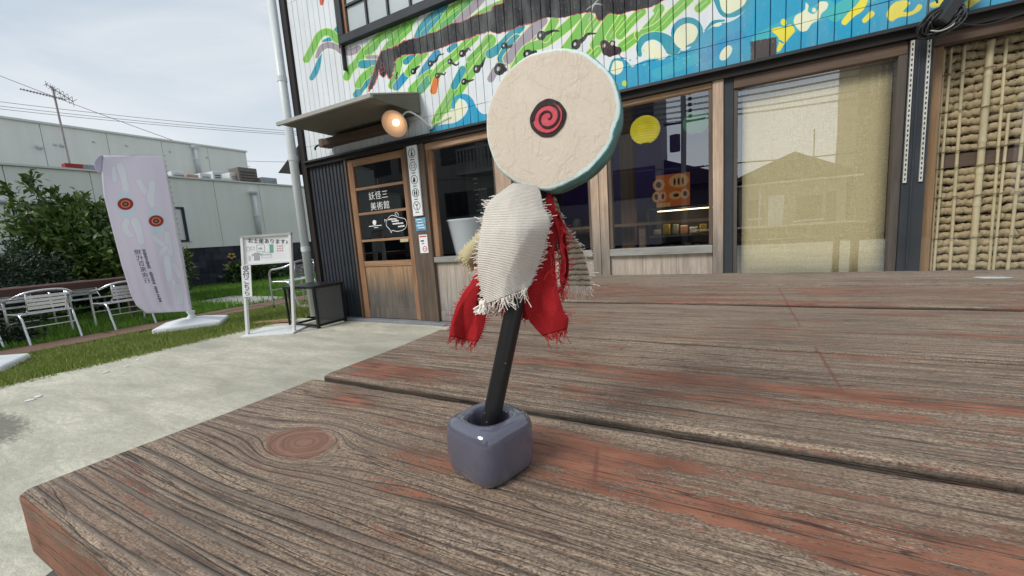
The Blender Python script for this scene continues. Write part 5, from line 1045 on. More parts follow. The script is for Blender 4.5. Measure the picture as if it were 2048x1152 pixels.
for cx_, cy_, big in ((292, 622, 1.), (646, 818, .95)):
    FC.poly(fz(ell(cx_ + 4, cy_ + 5, 112 * big, 158 * big, -18), F1), (232, 241, 247)); FC.poly(fz(ell(cx_, cy_, 100 * big, 76 * big), F1), (232, 226, 236))
    for rx, c in ((90, (196, 84, 84)), (56, (238, 186, 148)), (40, (128, 78, 72)), (20, (186, 156, 150))): FC.poly(fz(ell(cx_, cy_, rx * big, rx * .76 * big), F1), c)
def raster_text(body, size, cpos, col, rot=0, mirror=True):
    c = bpy.data.curves.new('tmp', 'FONT'); c.body = body; c.size = size; c.align_x = 'CENTER'; c.align_y = 'CENTER'; o = bpy.data.objects.new('tmp', c); COL.objects.link(o); bpy.context.view_layer.update()
    me = bpy.data.meshes.new_from_object(o.evaluated_get(bpy.context.evaluated_depsgraph_get())); bpy.data.objects.remove(o)
    cc, ss = math.cos(rot), math.sin(rot)
    for p in me.polygons:
        q = np.array([me.vertices[i].co[:2] for i in p.vertices]);
        if mirror: q = q * (-1, 1)
        q = np.stack([q[:, 0] * cc - q[:, 1] * ss, q[:, 0] * ss + q[:, 1] * cc], 1); FC.poly(q + cpos, col)
    bpy.data.meshes.remove(me)
for i, chx in enumerate('現代百鬼夜行'):
    q = fxy(255 + (138 + i * 25) / 6.78, 470 + (238 + i * 77) / 6.78); raster_text(chx, .066, q, (72, 66, 82))
q0_, q1_ = fxy(255 + 218 / 6.78, 470 + 200 / 6.78), fxy(255 + 445 / 6.78, 470 + 890 / 6.78); k_ = 0
while k_ < 1:                      # the small roman line beside it is too small to read in the photograph: plain strokes
    if not (.37 < k_ < .42 or .68 < k_ < .71 or .84 < k_ < .87):
        c_ = q0_ + (q1_ - q0_) * k_; w2 = random.uniform(.010, .018); FC.poly(c_ + np.array([(-w2, -.006), (w2, -.006), (w2, .0025), (-w2, .0025)]), (92, 86, 102))
    k_ += .022
t = NT('banner_cloth'); tx = t.n('ShaderNodeTexImage', extension='EXTEND'); tx.image = FC.image('banner_print'); t.set(tx, 0, t.uv())
t.fin(tx.outputs['Color'], .75); tr = t.n('ShaderNodeBsdfTranslucent'); t.set(tr, 0, tx.outputs['Color']); mm = t.n('ShaderNodeMixShader'); t.set(mm, 0, .5); t.t.links.new(t.b.outputs[0], mm.inputs[1]); t.t.links.new(tr.outputs[0], mm.inputs[2]); t.t.links.new(mm.outputs[0], t.out.inputs[0]); M['banner'] = t.m
V = []; UV = []; nu, nv = 40, 90
for j in range(nv):
    v = j / (nv - 1)
    for i in range(nu):
        u = i / (nu - 1); py = 311 + 311 * v + (1 - u) * 5 * (v > .9); l, r = np.interp(py, ya, xl_), np.interp(py, yb_, xr_); px = l + (r - l) * u
        V.append(atX(px, py, FX + .045 * math.sin(u * 5 + v * 2.2) * (1 - u) + .05 * (1 - u) ** 2 * math.sin(v * 6) + .006 * math.sin(u * 30) * v)); UV.append((u, 1 - v))
bf = thing('banner', 'lavender vertical banner with pale bubble letters and two red ringed eyes seen from behind', 'banner', (FX, 2.66, .25))
o = grid_mesh('cloth', V, nu, nv, M['banner'], bf, UV); o.modifiers.new('t', 'SOLIDIFY').thickness = .002
V2 = np.array(V).reshape(nv, nu, 3); fold = []
for j in range(10):
    for i in range(6): u = i / 5; a = V2[int(j * 1.1), 0]; fold.append(a + np.array((.04 * u, -.085 * u * math.sin(PI * (j + 1.5) / 12), -.03 * u + .02 * u * (5 - j) / 5)))
o = grid_mesh('folded_corner', fold, 6, 10, plain('banner_lavender', (.58, .54, .66), .8, bump=0, var=.04), bf); o.modifiers.new('t', 'SOLIDIFY').thickness = .002
m = MB()
for j in range(0, 88, 3): p = V2[j, -1]; m.tube([p + (0, -.004, 0), p + (0.002, .012, -.004)], .006, 5)
m.build('pole_loops', plain('banner_hem', (.5, .44, .54), .85), bf); MB().tube([V2[0, -1] + (0, .03, .012), V2[0, 2] + (0, 0, .012)], .005, 6).build('cross_rod', M['white_metal'], bf)
# sign stand
A_, B_ = np.array((-4.78, 2.52)), np.array((-4.33, 2.78)); dx_ = (B_ - A_) / np.linalg.norm(B_ - A_); nx_ = np.array((dx_[1], -dx_[0])); Lw = np.linalg.norm(B_ - A_)
ss = thing('sign_stand', 'white free standing sign frame with a souvenir poster and a narrow arrow board', 'sign stand', (-4.55, 2.65, 0))
def sp3(u, w, z):
    u = u + .10 * max(0, z - .02); q = A_ + dx_ * u + nx_ * w; return (q[0], q[1], z)
def sbox(m, u0, u1, w0, w1, z0, z1): return m.add([sp3(u0, w0, z0), sp3(u1, w0, z0), sp3(u1, w1, z0), sp3(u0, w1, z0), sp3(u0, w0, z1), sp3(u1, w0, z1), sp3(u1, w1, z1), sp3(u0, w1, z1)], [(0, 3, 2, 1), (4, 5, 6, 7), (0, 1, 5, 4), (1, 2, 6, 5), (2, 3, 7, 6), (3, 0, 4, 7)])
for u in (0, Lw): sbox(MB(), u - .014, u + .014, -.02, .02, .02, 1.1).build('post', M['white_metal'], ss, bevel=.003)
sbox(MB(), -.03, Lw + .03, -.35, .08, 0, .022).build('foot_plate', M['white_metal'], ss, bevel=.004)
sbox(MB(), -.014, Lw + .014, -.021, .021, 1.1, 1.125).build('top_bar', plain('frame_grey', (.42, .42, .4), .4), ss); sbox(MB(), .016, Lw - .016, -.016, .002, .815, 1.098).build('board', M['white_plastic'], ss)
sbox(MB(), .014, Lw - .014, -.012, .014, .8, .814).build('lower_bar', M['white_metal'], ss)
def pon(u, z, w=.003): q = sp3(u, w, z); zz_ = Vector((dx_[0] * .1, dx_[1] * .1, 1)).normalized(); xx_ = Vector((dx_[0], dx_[1], -.1)).normalized(); return facing(q, xx_, zz_)
text_part('lettering', 'お土産あります♪', .058, M['ink'], ss, pon(Lw * .53, 1.045, .0045), .0005)
pm = MB(); grn_ = plain('print_green', (.16, .38, .27), .6); pnk = plain('print_pink', (.6, .25, .28), .6); gry_ = plain('print_grey', (.35, .37, .37), .6)
def fr(m, u0, u1, z0, z1, w=.003, e=.003): sbox(m, u0, u1, w, w + .001, z0, z0 + e); sbox(m, u0, u1, w, w + .001, z1 - e, z1); sbox(m, u0, u0 + e, w, w + .001, z0 + e, z1 - e); sbox(m, u1 - e, u1, w, w + .001, z0 + e, z1 - e)
m = MB(); fr(m, .04, .075, .955, 1.0); fr(m, .085, .125, .965, 1.0); fr(m, .15, .235, .94, 1.015); fr(m, .06, .075, .85, .9); fr(m, .2, .31, .87, .9, e=.002); fr(m, .21, .3, .905, .93, e=.002); sbox(m, .17, .21, .003, .004, .965, .985)
m.build('small_drawings', gry_, ss)
m = MB(); m.add([sp3(u, .003, z) for u, z in ((.115, .845), (.18, .845), (.178, .905), (.2, .893), (.205, .912), (.17, .93), (.128, .93), (.092, .912), (.097, .893), (.118, .905))] , [tuple(range(10))]); m.build('shirt_drawing', gry_, ss)
m = MB(); sbox(m, .29, .33, .003, .004, .92, 1.01); m.build('bottle_drawing', grn_, ss)
m = MB(); [sbox(m, .37 + .025 * (i % 3), .385 + .025 * (i % 3), .003, .004, .93 + .026 * (i // 3), .942 + .026 * (i // 3)) for i in range(9)]; m.build('pink_drawing', pnk, ss)
sbox(MB(), -.016, .088, .021, .028, .45, .797).build('arrow_board', M['white_plastic'], ss, bevel=.002)
for i, chx in enumerate('受付こちら'): text_part('lettering', chx, .074, M['ink'], ss, pon(.036, .755 - i * .066, .03), .0005)
# mesh sided box table
gt = thing('mesh_box_table', 'dark grey steel box table with translucent mesh sides by the black ribbed wall', 'table', (-4.45, 3.2, 0)); gx0, gx1, gy0, gy1 = -4.66, -4.2, 3.0, 3.38
for xx in (gx0, gx1):
    for yy in (gy0, gy1): MB().bx(xx - .014, xx + .014, yy - .014, yy + .014, 0, .47).build('leg', M['dark_metal'], gt)
m = MB(); m.bx(gx0 - .1, gx1 + .02, gy0 - .02, gy1 + .02, .471, .5); m.build('top', M['dark_metal'], gt, bevel=.003)
m = MB()
for a in (gy0, gy1): m.bx(gx0 + .0145, gx1 - .0145, a - .01, a + .01, .02, .045)
for a in (gx0, gx1): m.bx(a - .01, a + .01, gy0 + .0145, gy1 - .0145, .02, .045)
m.build('lower_frame', M['dark_metal'], gt)
t = NT('grey_mesh'); t.t.nodes.remove(t.b); d_ = t.n('ShaderNodeBsdfDiffuse'); t.set(d_, 0, (.14, .145, .14)); tr = t.n('ShaderNodeBsdfTransparent'); mm = t.n('ShaderNodeMixShader'); t.set(mm, 0, .3); t.t.links.new(d_.outputs[0], mm.inputs[1]); t.t.links.new(tr.outputs[0], mm.inputs[2]); t.t.links.new(mm.outputs[0], t.out.inputs[0]); M['mesh'] = t.m
MB().bx(gx0 + .016, gx1 - .016, gy1 - .002, gy1 + .002, .046, .469).build('mesh_panel', M['mesh'], gt); MB().bx(gx1 - .002, gx1 + .002, gy0 + .016, gy1 - .016, .046, .469).build('mesh_panel', M['mesh'], gt)
MB().bar((gx0 - .08, gy0, .02), (gx0 - .085, gy0, .47), .02, .02).build('leg', M['dark_metal'], gt)
wp_ = thing('loose_plank', 'short brown plank lying on the grass behind the white sign frame', 'plank', (-5.2, 3.2, .01)); MB().bar((-5.45, 2.98, .015), (-4.95, 3.2, .03), .1, .025).build('board', M['knot_wood'], wp_)
for i, (x, y) in enumerate([(-4.95, 1.6), (-4.75, 1.45), (-4.72, 1.3), (-4.45, .85), (-4.4, .8)]):
    r_ = random.uniform(.012, .022); o = MB().lathe([(r_ * .7, 0), (r_, r_ * .3), (r_ * .6, r_ * .7)], 7, Matrix.Translation((x, y, .001)) @ Matrix.Rotation(i, 4, 'Z') @ Matrix.Diagonal((1.5, 1, .5, 1))).build('pebble', plain('pebble_white', (.7, .7, .68), .6) if i == 0 else bpy.data.materials['pebble_white']); tag(o, 'small white pebble lying on the grey concrete yard', 'pebble', 'white pebbles on the concrete')

# ------------------------------------------------------------------ shrubs
def shrub(name, label, c, rad, n, size, mat, stems=9, tall=0., group=None, cat='shrub', blunt=False):
    r = thing(name, label, cat, (c[0], c[1], 0), group); m = MB(); tips = []
    for k in range(stems):
        a = rng.uniform(0, 2 * PI); q = [np.array((c[0] + rng.normal(0, .06), c[1] + rng.normal(0, .06), 0))]; e = np.array((c[0] + rad[0] * .8 * math.cos(a), c[1] + rad[1] * .85 * math.sin(a), c[2] + rad[2] * rng.uniform(.3, 1.05)))
        for s_ in (.35, .7, 1.): q.append(q[0] * (1 - s_) + e * s_ + rng.normal(0, .05, 3) + np.array((0, 0, .12 * math.sin(PI * s_))))
        m.tube(smoothpath(q, 4), np.linspace(.018, .005, 13), 6, False); tips.append(smoothpath(q, 4))
    for (dx, dy, hh) in (tall or []):
        q = [(c[0], c[1] + dy * .4, c[2]), (c[0] + dx * .7, c[1] + dy * .8, c[2] + hh * .6), (c[0] + dx, c[1] + dy, c[2] + hh)]; q = smoothpath(q, 8); m.tube(q, np.linspace(.012, .004, len(q)), 5, False); tips.append(q[4:]); tips.append(q[6:])
    m.build('branches', M['bark'], r, smooth=True)
    # leaves: half scattered in the crown (denser outside), half along the shoots
    u = rng.normal(0, 1, (n, 3)); u /= np.linalg.norm(u, axis=1)[:, None]; rr = rng.uniform(.2, 1, n) ** .5; lump = 1 + .16 * np.sin(u[:, 0] * 5 + 1) * np.sin(u[:, 1] * 6) + .12 * np.sin(u[:, 2] * 9 + u[:, 1] * 4); P = np.array(c) + u * rr[:, None] * lump[:, None] * np.array(rad)
    ext = []
    for q in tips:
        for p in q[len(q) // 3:]:
            for _ in range(5): ext.append(p + rng.normal(0, .05, 3))
    P = np.vstack([P, ext]); P = P[P[:, 2] > .05]; n = len(P); s_ = size * rng.uniform(.55, 1.25, n)
    d = P - (np.array(c) - (0, 0, rad[2] * .6)); d /= np.linalg.norm(d, axis=1)[:, None] + 1e-6; d = d * .7 + rng.normal(0, .55, (n, 3)) + (0, 0, -.12); d /= np.linalg.norm(d, axis=1)[:, None]
    up = np.array((0, 0, 1.)) + rng.normal(0, .5, (n, 3)); side = np.cross(d, up); side /= np.linalg.norm(side, axis=1)[:, None] + 1e-6; nn = np.cross(side, d)
    s3 = s_[:, None]; V = np.stack([P, P + d * s3 * .45 + side * s3 * .22 + nn * s3 * .06, P + d * s3 * .5 - nn * s3 * .02, P + d * s3 * .45 - side * s3 * .22 + nn * s3 * .06, P + d * s3 - nn * s3 * .1], 1).reshape(-1, 3)
    b = np.arange(n)[:, None] * 5; F = np.vstack([b + (0, 1, 2), b + (1, 4, 2), b + (0, 2, 3), b + (2, 4, 3)])
    o = tri_soup('leaves', V, F, mat, r, {'shade': np.repeat(rng.uniform(0, 1, n), 5)}); o['kind'] = 'stuff'; return r
M['bark'] = plain('bark', (.09, .07, .05), .9); M['leaf'] = leafmat('leaf_mid', (.034, .078, .016), (.13, .20, .042), (.20, .26, .075), .42, .2); M['leaf_dark'] = leafmat('leaf_dark', (.012, .03, .018), (.04, .07, .035), None, .5, .15); M['leaf_light'] = leafmat('leaf_light', (.03, .075, .015), (.10, .17, .04), None, .45, .25)
shrub('leafy_shrub', 'tall broad leaved green shrub covering the factory window left of the banner', (-10.9, 3.05, 1.05), (.75, .95, 1.05), 7000, .155, M['leaf'], 12, [(.1, -.5, 1.45), (0, -.75, 1.25), (.1, .1, 1.15), (.0, .55, 1.1), (.1, -.2, 1.2), (0, .8, 1.0)])
shrub('leafy_shrub', 'rounded mid green shrub just left of the banner behind the counter', (-10.3, 3.35, .75), (.7, .75, .85), 4600, .145, M['leaf'], 9)
shrub('dark_shrub', 'low dark fine leaved shrub at the left edge behind the counter', (-10.2, 1.75, .55), (.9, 1.0, .82), 9000, .075, M['leaf_dark'], 10)
shrub('leafy_shrub', 'green shrub showing right of the banner in front of the black block wall', (-11.2, 4.55, .62), (.34, .34, .62), 900, .13, M['leaf'], 7)
shrub('low_bush', 'small light green bush at the foot of the black block wall behind the sign', (-13.0, 7.5, .3), (.4, .95, .48), 1500, .16, M['leaf_light'], 6)
shrub('dark_weed', 'tuft of dark weeds by the path under the leftmost chair', (-7.75, 1.25, .08), (.2, .4, .13), 700, .08, M['leaf_dark'], 4)

# ------------------------------------------------------------------ pale factory building behind
FXW = -13.74
FB = thing('factory_building', 'pale grey green clad two level building behind the lawn with a dark block base', 'building', (-15, 6, 0))
py_ = np.arange(-8, 26, 1.36); ztop = 3.16
for a in py_:
    w0 = not (2.95 < a + .6 < 6.0)
    o = MB().bx(FXW - .06, FXW + random.uniform(-.002, .002), a + .006, a + 1.354, 1.17 if w0 else 2.36, ztop).build('cladding_panel', M['cream_clad'], FB)
    if not w0: MB().bx(FXW - .06, FXW, a + .006, a + 1.354, 1.17, 1.36).build('cladding_panel', M['cream_clad'], FB)
MB().bx(FXW - .4, FXW - .07, -8, 26, 0, ztop).build('wall_core', plain('core', (.05, .05, .05), .9), FB)
MB().bx(FXW - .3, FXW + .05, -8, 26, ztop + .004, ztop + .05).build('parapet_cap', plain('cap', (.62, .64, .6), .45, var=.04), FB)
MB().bx(-17.2, FXW - .31, -8, 26, ztop - .3, ztop - .05).build('lower_roof', plain('flat_roof', (.3, .3, .29), .9), FB)
q = atX(492, 308, -16.6); q2 = atX(0, 232, -16.6); uz = (q[2] + q2[2]) / 2; ue = q[1]; a = ue
while a > -9: MB().bx(-16.66, -16.6 + random.uniform(-.002, .002), a - 1.354, a - .006, ztop - .04, uz).build('cladding_panel', M['cream_clad'], FB); a -= 1.36
MB().bx(-26, -16.67, -9, ue - .01, 0, uz - .02).build('upper_wall', M['cream_clad'], FB); MB().bx(-26, -16.55, -9, ue + .03, uz + .004, uz + .06).build('upper_cap', bpy.data.materials['cap'], FB)
# block base: single blocks where they can be told apart
MB().bx(FXW - .06, FXW - .02, -8, 26, 0, 1.16).build('block_base', plain('block_core', (.03, .032, .04), .9), FB)
bm = [plain('block_%s' % c, k, .75, var=.35, scale=9) for c, k in (('a', (.036, .04, .05)), ('b', (.05, .052, .062)), ('c', (.028, .03, .04)))]; mb_ = [MB().bx(0, .05, .004, .396, .004, .19).me('block', k) for k in bm]
for r_ in range(6):
    for k in range(15): o = link('block', mb_[(k * 7 + r_ * 5) % 3], FB); o.location = (FXW - .02 + random.uniform(-.003, .003), 4.6 + k * .4 - (r_ % 2) * .2, r_ * .192)
ofl = plain('flower_paint', (.42, .22, .05), .7, c2=(.6, .42, .14), scale=30)
for y, z, r_ in ((5.9, .98, .12), (7.12, .86, .1), (5.05, 1.02, .1)):
    m = MB()
    for k in range(5): a = k * 2 * PI / 5 + y; cc = np.array((FXW + .036, y + r_ * .9 * math.cos(a), z + r_ * .7 * math.sin(a))); m.prism([tuple(cc + (0, r_ * .5 * math.cos(b), r_ * .35 * math.sin(b))) for b in np.linspace(0, 2 * PI, 10, endpoint=False)], (0, 0, 0), (.002 + k * .0006, 0, 0))
    m.build('painted_flower', ofl, FB)
m = MB(); m.tube(smoothpath([(FXW + .034, 6.95, .62), (FXW + .034, 6.98, .45), (FXW + .034, 7.1, .38), (FXW + .034, 7.28, .42)], 6), .05, 8); m.build('painted_curl', ofl, FB)
# big window behind the shrub
fw_ = MB(); y0, y1, z0, z1 = 2.98, 6.06, 1.365, 2.35
for a, b, c, d in ((y0, y1, z0, z0 + .05), (y0, y1, z1 - .05, z1), (y0, y0 + .06, z0 + .05, z1 - .05), (y1 - .06, y1, z0 + .05, z1 - .05)): fw_.bx(FXW - .05, FXW + .03, a, b, c, d)
fwo = fw_.build('window', M['dark_metal'], FB)
for k in range(3):
    a, b = y0 + .065 + k * .983, y0 + .065 + k * .983 + .975; MB().bx(FXW - .03, FXW - .025, a, b, z0 + .055, z1 - .055).build('pane', glass('factory_glass', .12), fwo)
    m = MB(); s_ = a + .03
    while s_ < b - .05: m.bx(FXW - .05, FXW - .045, s_, s_ + .07, z0 + .06, z1 - .06); s_ += .1
    m.build('blind_slat', plain('slat_grey', (.34, .34, .32), .7), fwo)['kind'] = 'stuff'
for yy in (2.93, 6.1): MB().bx(FXW, FXW + .04, yy - .03, yy + .03, z0, z1).build('window_trim', M['white_metal'], FB)
def hood(px, py, X, r, nm='vent_hood'):
    r *= .72
    q = atX(px, py, X); m = MB(); Mx = Matrix.Translation((X + .002, q[1], q[2])) @ Matrix.Rotation(PI / 2, 4, 'Y'); m.lathe([(r, 0), (r, r * .6), (r * .8, r * 1.1), (r * .4, r * 1.4), (0.001, r * 1.45)], 14, Mx); o = m.build(nm, M['pipe'] if r < .1 else M['pipe'], FB, smooth=True)
    MB().lathe([(r * .9, 0), (r * .9, r * .5)], 14, Matrix.Translation((X + r * .5, q[1], q[2] - r * .45))).build('vent_mouth', M['black'], FB)
for px, py, r in ((78, 294, .1), (125, 291, .08), (110, 289, .05), (187, 283, .05), (253, 291, .05), (340, 303, .05), (414, 315, .05), (462, 340, .09)): hood(px, py, -16.6, r)
hood(2, 402, FXW, .1)
def fpipe(pts, X, r, lab):
    P = [atX(x, y, X) for x, y in pts]; P = [np.array((X + r, p[1], p[2])) for p in P]; P[-1][1] = P[0][1]; pt_ = thing('drain_pipe', lab, 'pipe', P3(P[-1])); MB().tube(P, r, 12).build('pipe', M['pipe'], pt_, smooth=True); MB().tube([P[0] * .6 + P[-1] * .4, P[0] * .55 + P[-1] * .45], r * 1.25, 12).build('bracket', M['white_metal'], pt_); MB().lathe([(r * 1.1, -.04), (r * 1.8, .03), (r * 1.8, .07)], 12, Matrix.Translation(P3(P[0]))).build('hopper', M['pipe'], pt_)
fpipe([(388, 297), (398, 348)], -16.6, .07, 'pale drain pipe on the upper wall of the factory'); fpipe([(505, 388), (516, 488)], FXW, .07, 'pale drain pipe on the lower factory wall above the sign stand')
def roof_unit(x0, x1, y0, y1, X, dpt_, mat, lab, dark=False):
    q0_, q1_ = atX(x0, y1, X), atX(x1, y1, X); h_ = atX(x0, y0, X)[2] - q0_[2]; z0 = ztop - .05; h_ = max(.2, atX(x0, y0, X)[2] - z0); r_ = thing('roof_unit', lab, 'air conditioner', (X, float(q0_[1]), z0), 'units on the low factory roof')
    ya_, yb2 = float(q0_[1]), float(q1_[1]); MB().bx(X - dpt_, X, ya_, yb2, z0 + .06, z0 + h_).build('case', mat, r_, bevel=.02); m = MB()
    for k in range(6): m.bx(X + .001, X + .012, ya_ + .06, yb2 - .06, z0 + .12 + k * (h_ - .2) / 6, z0 + .12 + k * (h_ - .2) / 6 + .03)
    m.build('grille', M['dark_metal'] if dark else plain('grille', (.3, .31, .32), .5), r_); m = MB()
    for yy in (ya_ + .06, yb2 - .1): m.bx(X - dpt_, X, yy, yy + .05, z0, z0 + .061)
    m.build('feet', M['dark_metal'], r_)
ux = plain('unit_brown', (.16, .14, .12), .6); uw = plain('unit_white', (.62, .64, .64), .5)
roof_unit(481, 518, 334, 370, -15.0, .6, ux, 'brown tall roof unit at the right end of the factory roof', True); roof_unit(526, 556, 354, 374, -14.8, .6, plain('unit_grey', (.3, .31, .33), .5), 'small grey roof unit nearest the mural building'); roof_unit(462, 480, 345, 367, -15.2, .6, uw, 'white roof unit touching the brown one')
roof_unit(428, 446, 342, 362, -15.3, .6, uw, 'white roof unit with a dark opening in the middle of the roof', True); roof_unit(402, 424, 346, 360, -15.1, .5, uw, 'low white roof unit left of the middle one'); roof_unit(344, 372, 342, 354, -15.2, .5, uw, 'white roof unit just right of the banner pole'); roof_unit(165, 198, 328, 336, -15.0, .4, bpy.data.materials['unit_grey'], 'low grey roof unit left of the banner')
roof_unit(374, 398, 348, 356, -15.0, .4, plain('unit_rust', (.42, .27, .22), .6), 'rusty pink low roof unit beside the drain pipe')
# TV aerial
AX = -14.6; an = thing('tv_aerial', 'thin television aerial on a mast on the factory roof', 'aerial', P3(atX(140, 328, AX))); p0, p1 = atX(140, 330, AX), atX(112, 180, AX); p1 = np.array((AX, p0[1] - .02, p1[2]))
MB().tube([p0 - (0, 0, .2), p1 + (0, 0, .06)], .022, 8).build('mast', plain('mast', (.34, .3, .3), .5, .4), an); MB().bx(AX - .12, AX + .12, p0[1] - .12, p0[1] + .2, p0[2] - .12, p0[2] + .02).build('base_block', plain('red_block', (.3, .04, .04), .6), an)
def yagi(a, b, n, l):
    a, b = atX(*a, AX + .05), atX(*b, AX + .05); m = MB(); m.tube([a, b], .010, 6)
    for k in range(n):
        c = a + (b - a) * k / (n - 1); ll = l * (.6 + .5 * k / n); m.tube([c - (ll, .0, .0), c + (ll, .0, .0)], .006, 5)
        m.tube([c - (0, 0, ll * .5), c + (0, 0, ll * .5)], .006, 5)
    m.build('boom', bpy.data.materials['mast'], an)
yagi((41, 178), (130, 199), 15, .08); yagi((92, 168), (146, 203), 7, .24)
# overhead wires
def wire(a, b, da, db, sag, lab, r=.014, n=24):
    A, Bq = atD(*a, da), atD(*b, db); u = np.linspace(0, 1, n); P = A[None] * (1 - u)[:, None] + Bq[None] * u[:, None]; P[:, 2] -= sag * 4 * u * (1 - u); o = MB().tube(P, r, 5).build('overhead_wire', M['wire']); tag(o, lab, 'wire', 'overhead wires over the factory')
M['wire'] = plain('wire', (.11, .11, .12), .6)
for i, (ya0, yb0) in enumerate(((196, 260), (205, 264), (211, 267))): wire((-60, ya0), (640, yb0 + 6), 26, 34, .2, ('top', 'middle', 'lowest')[i] + ' one of three near parallel wires crossing the sky', .016)
wire((-40, 136), (500, 334), 20, 21, .1, 'single wire slanting down across the aerial to the factory wall'); wire((488, 322), (650, 323), 30, 34, .05, 'short level wire between the factory roof and the mural building')
er = thing('rear_eave', 'dark tiled eave corner poking out behind the downpipe', 'roof', (-5.2, 6.5, 2.3)); e0, e1, e2 = atX(557, 346, -6.4), atX(590, 330, -5.8), atX(560, 352, -6.2)
q = atD(556, 346, 8.2); MB().prism([P3(q), (q[0] + .9, q[1], q[2] + .52), (q[0] + .9, q[1], q[2] + .38), (q[0] + .55, q[1], q[2] - .1), (q[0] + .34, q[1], q[2] - .06)], (0, 0, 0), (.3, 3, 0)).build('eave', plain('eave_tile', (.03, .028, .028), .6), er)

# ------------------------------------------------------------------ across the road: what the shop windows mirror (these stand behind the camera)
def mir(px, py, Yp):            # mirror point of a window pixel: unfold through the front, then fold back
    v = at(px, py, Yp); return np.array((v[0], 2 * 3.52 - v[1], v[2]))
oh = thing('opposite_house', 'single storey gabled house across the road', 'house', (2.4, -12, 0)); rg, el_, er2 = mir(1590, 303, 19), mir(1480, 352, 19), mir(1700, 338, 19)
MB().prism([(el_[0] - .4, rg[1], el_[2] - .2), (rg[0], rg[1], rg[2]), (er2[0] + .5, rg[1], er2[2] - .2)], (0, 0, 0), (0, -8, 0)).build('roof', plain('house_roof', (.09, .085, .08), .7), oh); MB().bx(el_[0], er2[0], rg[1] - 7.5, rg[1] - .3, 0, min(el_[2], er2[2]) - .19).build('wall', plain('house_wall', (.34, .31, .26), .8), oh)
MB().bx(1.6, 2.1, rg[1] - .3, rg[1] - .25, 0, 1.7).build('door', M['white_plastic'], oh); 
for xx, ww, za, zb in ((2.5, .8, .7, 1.6), (.95, .4, .9, 1.6), (3.45, .3, .4, 1.7)): MB().bx(xx, xx + ww, rg[1] - .3, rg[1] - .25, za, zb).build('window', M['dark_metal'], oh); MB().bx(xx - .05, xx + ww + .05, rg[1] - .3, rg[1] - .2, za - .07, za - .01).build('sill', M['white_plastic'], oh)
MB().bx(el_[0] - .3, er2[0] + .4, rg[1] - .02, rg[1] + .06, min(el_[2], er2[2]) - .26, min(el_[2], er2[2]) - .2).build('gutter', M['pipe'], oh); MB().tube([(1.3, rg[1] - .24, 0), (1.3, rg[1] - .24, min(el_[2], er2[2]) - .25)], .04, 8).build('drain', M['pipe'], oh); MB().tube([(rg[0] + .9, rg[1] - 2, 2.6), (rg[0] + .9, rg[1] - 2, 4.3)], .02, 6).build('aerial_mast', M['dark_metal'], oh)
tw_ = thing('brick_tower', 'tall brown tower block with a row of slots near its top', 'building', (4.6, -13, 0)); a, b = mir(1718, 125, 20), mir(1800, 110, 20); tb = plain('tower_brick', (.2, .16, .12), .8); MB().bx(a[0], b[0] + 3, a[1] - 3, a[1], 0, 8.0).build('wall', tb, tw_)
m = MB(); [m.bx(a[0] + .35 + .2 * k, a[0] + .42 + .2 * k, a[1], a[1] + .02, 5.0, 6.0) for k in range(4)]; m.build('slot_window', plain('slot_pale', (.34, .32, .28), .7), tw_)
a_b = mir(1333, 260, 22.4)
dh = thing('dark_roofed_house', 'low house with a dark roof next to the utility pole across the road', 'house', (-1, -16, 0)); q_ = mir(1395, 335, 21); q2_ = mir(1333, 330, 21); q3_ = mir(1450, 352, 21)
MB().bx(q2_[0] - .6, q3_[0] + .35, q_[1] - 5, q_[1] - .5, 0, q3_[2] - .15).build('wall', plain('dark_house_wall', (.07, .065, .06), .8), dh); MB().prism([(q2_[0] - .9, q_[1], q3_[2] - .2), (q2_[0] - .2, q_[1], q2_[2] + .3), (q3_[0] + .5, q_[1], q3_[2] - .05), (q3_[0] + .5, q_[1], q3_[2] - .2)], (0, 0, 0), (0, -5.5, 0)).build('roof', plain('dark_roof', (.03, .03, .032), .6), dh)
ga = thing('grey_apartment', 'grey rendered apartment block across the road with dark windows and balconies', 'building', (-9, -13, 0)); a = mir(1333, 260, 20); a[0] = a_b[0]; gw_ = plain('apartment_wall', (.27, .26, .245), .8, var=.06)
MB().bx(-30, a[0], a[1] - 2.4, a[1], 0, 8.2).build('wall', gw_, ga)
for k, xx in enumerate((-28, -24.5, -21, -17.9, -14.6, -11.6, -8.2, -5)):
    for zz in (2.2, 5.2):
        f = MB().bx(xx - .2, xx + 2.2, a[1], a[1] + .04, zz, zz + 1.4).build('window', M['dark_metal'], ga); MB().bx(xx - .1, xx + 1, a[1] + .041, a[1] + .05, zz + .1, zz + 1.3).build('pane', plain('dark_pane', (.02, .02, .022), .2), f)
m = MB(); [m.bx(-13 + .22 * k, -12.93 + .22 * k, a[1] + 1., a[1] + 1.05, 4.5, 5.6) for k in range(30)]; m.bx(-13, -6.4, a[1] + .98, a[1] + 1.07, 5.6, 5.7); m.bx(-13, -6.4, a[1], a[1] + 1.1, 4.3, 4.5); m.build('balcony', plain('balcony_grey', (.33, .33, .32), .7), ga)
up_ = thing('utility_pole', 'concrete utility pole with transformer and crossarms across the road', 'pole', (-1.5, -9, 0)); a = mir(1366, 200, 17); px_, py2 = a[0], a[1]; M['pole'] = plain('pole_concrete', (.2, .2, .19), .8)
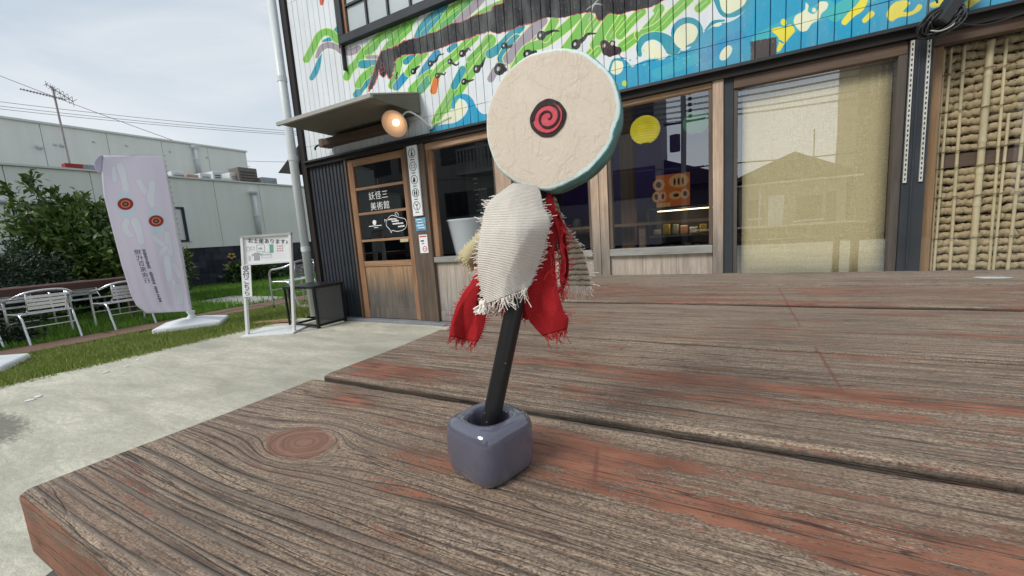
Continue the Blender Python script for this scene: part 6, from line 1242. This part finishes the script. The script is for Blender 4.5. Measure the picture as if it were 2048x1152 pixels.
MB().tube([(px_, py2, 0), (px_, py2, 6.3)], [.11, .085], 12).build('shaft', M['pole'], up_, smooth=True); MB().tube([(px_ - .3, py2 + .1, 3.6), (px_ - .3, py2 + .1, 4.2)], .19, 14).build('transformer', M['dark_metal'], up_)
for z in (2.9, 4.6, 5.7, 6.1): MB().bx(px_ - .7, px_ + .7, py2 - .04, py2 + .04, z, z + .06).build('crossarm', M['dark_metal'], up_)
for z in (4.75, 4.95, 5.15, 5.35, 5.55): MB().tube([(px_ + .22, py2, z), (px_ + .22, py2, z + .1)], .06, 8).build('insulator', M['dark_metal'], up_)
for i, (z, dz) in enumerate(((2.96, .3), (4.66, .5), (4.8, .9), (5.0, 1.1), (5.2, 1.2), (5.4, 1.3), (5.76, 1.5), (6.16, 1.7))):
    for sx in (-.6, .5):
        P = [(px_ + 22 * u + sx * .2, py2 - 3.0 * u + sx * .1, z + dz * u - 1.2 * u * (1 - u)) for u in np.linspace(-.6, 1, 14)]; o = MB().tube(P, .012, 4).build('power_line', M['wire']); tag(o, 'power line strung from the utility pole across the road', 'wire', 'power lines on the opposite side')
def car(x, y, rz, mat, lab):
    r = thing('parked_car', lab, 'car', (0, 0, 0), 'cars parked across the road'); side = [(-2.0, .35), (-2.05, .7), (-1.9, .88), (-1.1, .98), (-.45, 1.42), (.9, 1.45), (1.6, 1.02), (2.0, .95), (2.08, .6), (2.0, .33)]
    MB().prism([(p, -.8, q) for p, q in side], (0, 0, 0), (0, 1.6, 0)).build('body', mat, r, bevel=.06); MB().prism([(-.95, -.81, 1.0), (-.42, -.81, 1.34), (.82, -.81, 1.37), (1.35, -.81, 1.02)], (0, 0, 0), (0, 1.62, 0)).build('side_window', M['dark_metal'], r)
    for xx in (-1.3, 1.3):
        for yy in (-.83, .63): w_ = MB().lathe([(.1, 0), (.31, 0), (.33, .04), (.33, .16), (.31, .2), (.1, .2)], 20, Matrix.Translation((xx, yy, .32)) @ Matrix.Rotation(-PI / 2, 4, 'X')).build('wheel', M['black'], r)
    r.location = (x, y, -.12); r.rotation_euler.z = rz
a = mir(1690, 424, 26); car(a[0], a[1], .1, M['white_plastic'], 'white hatchback parked across the road')
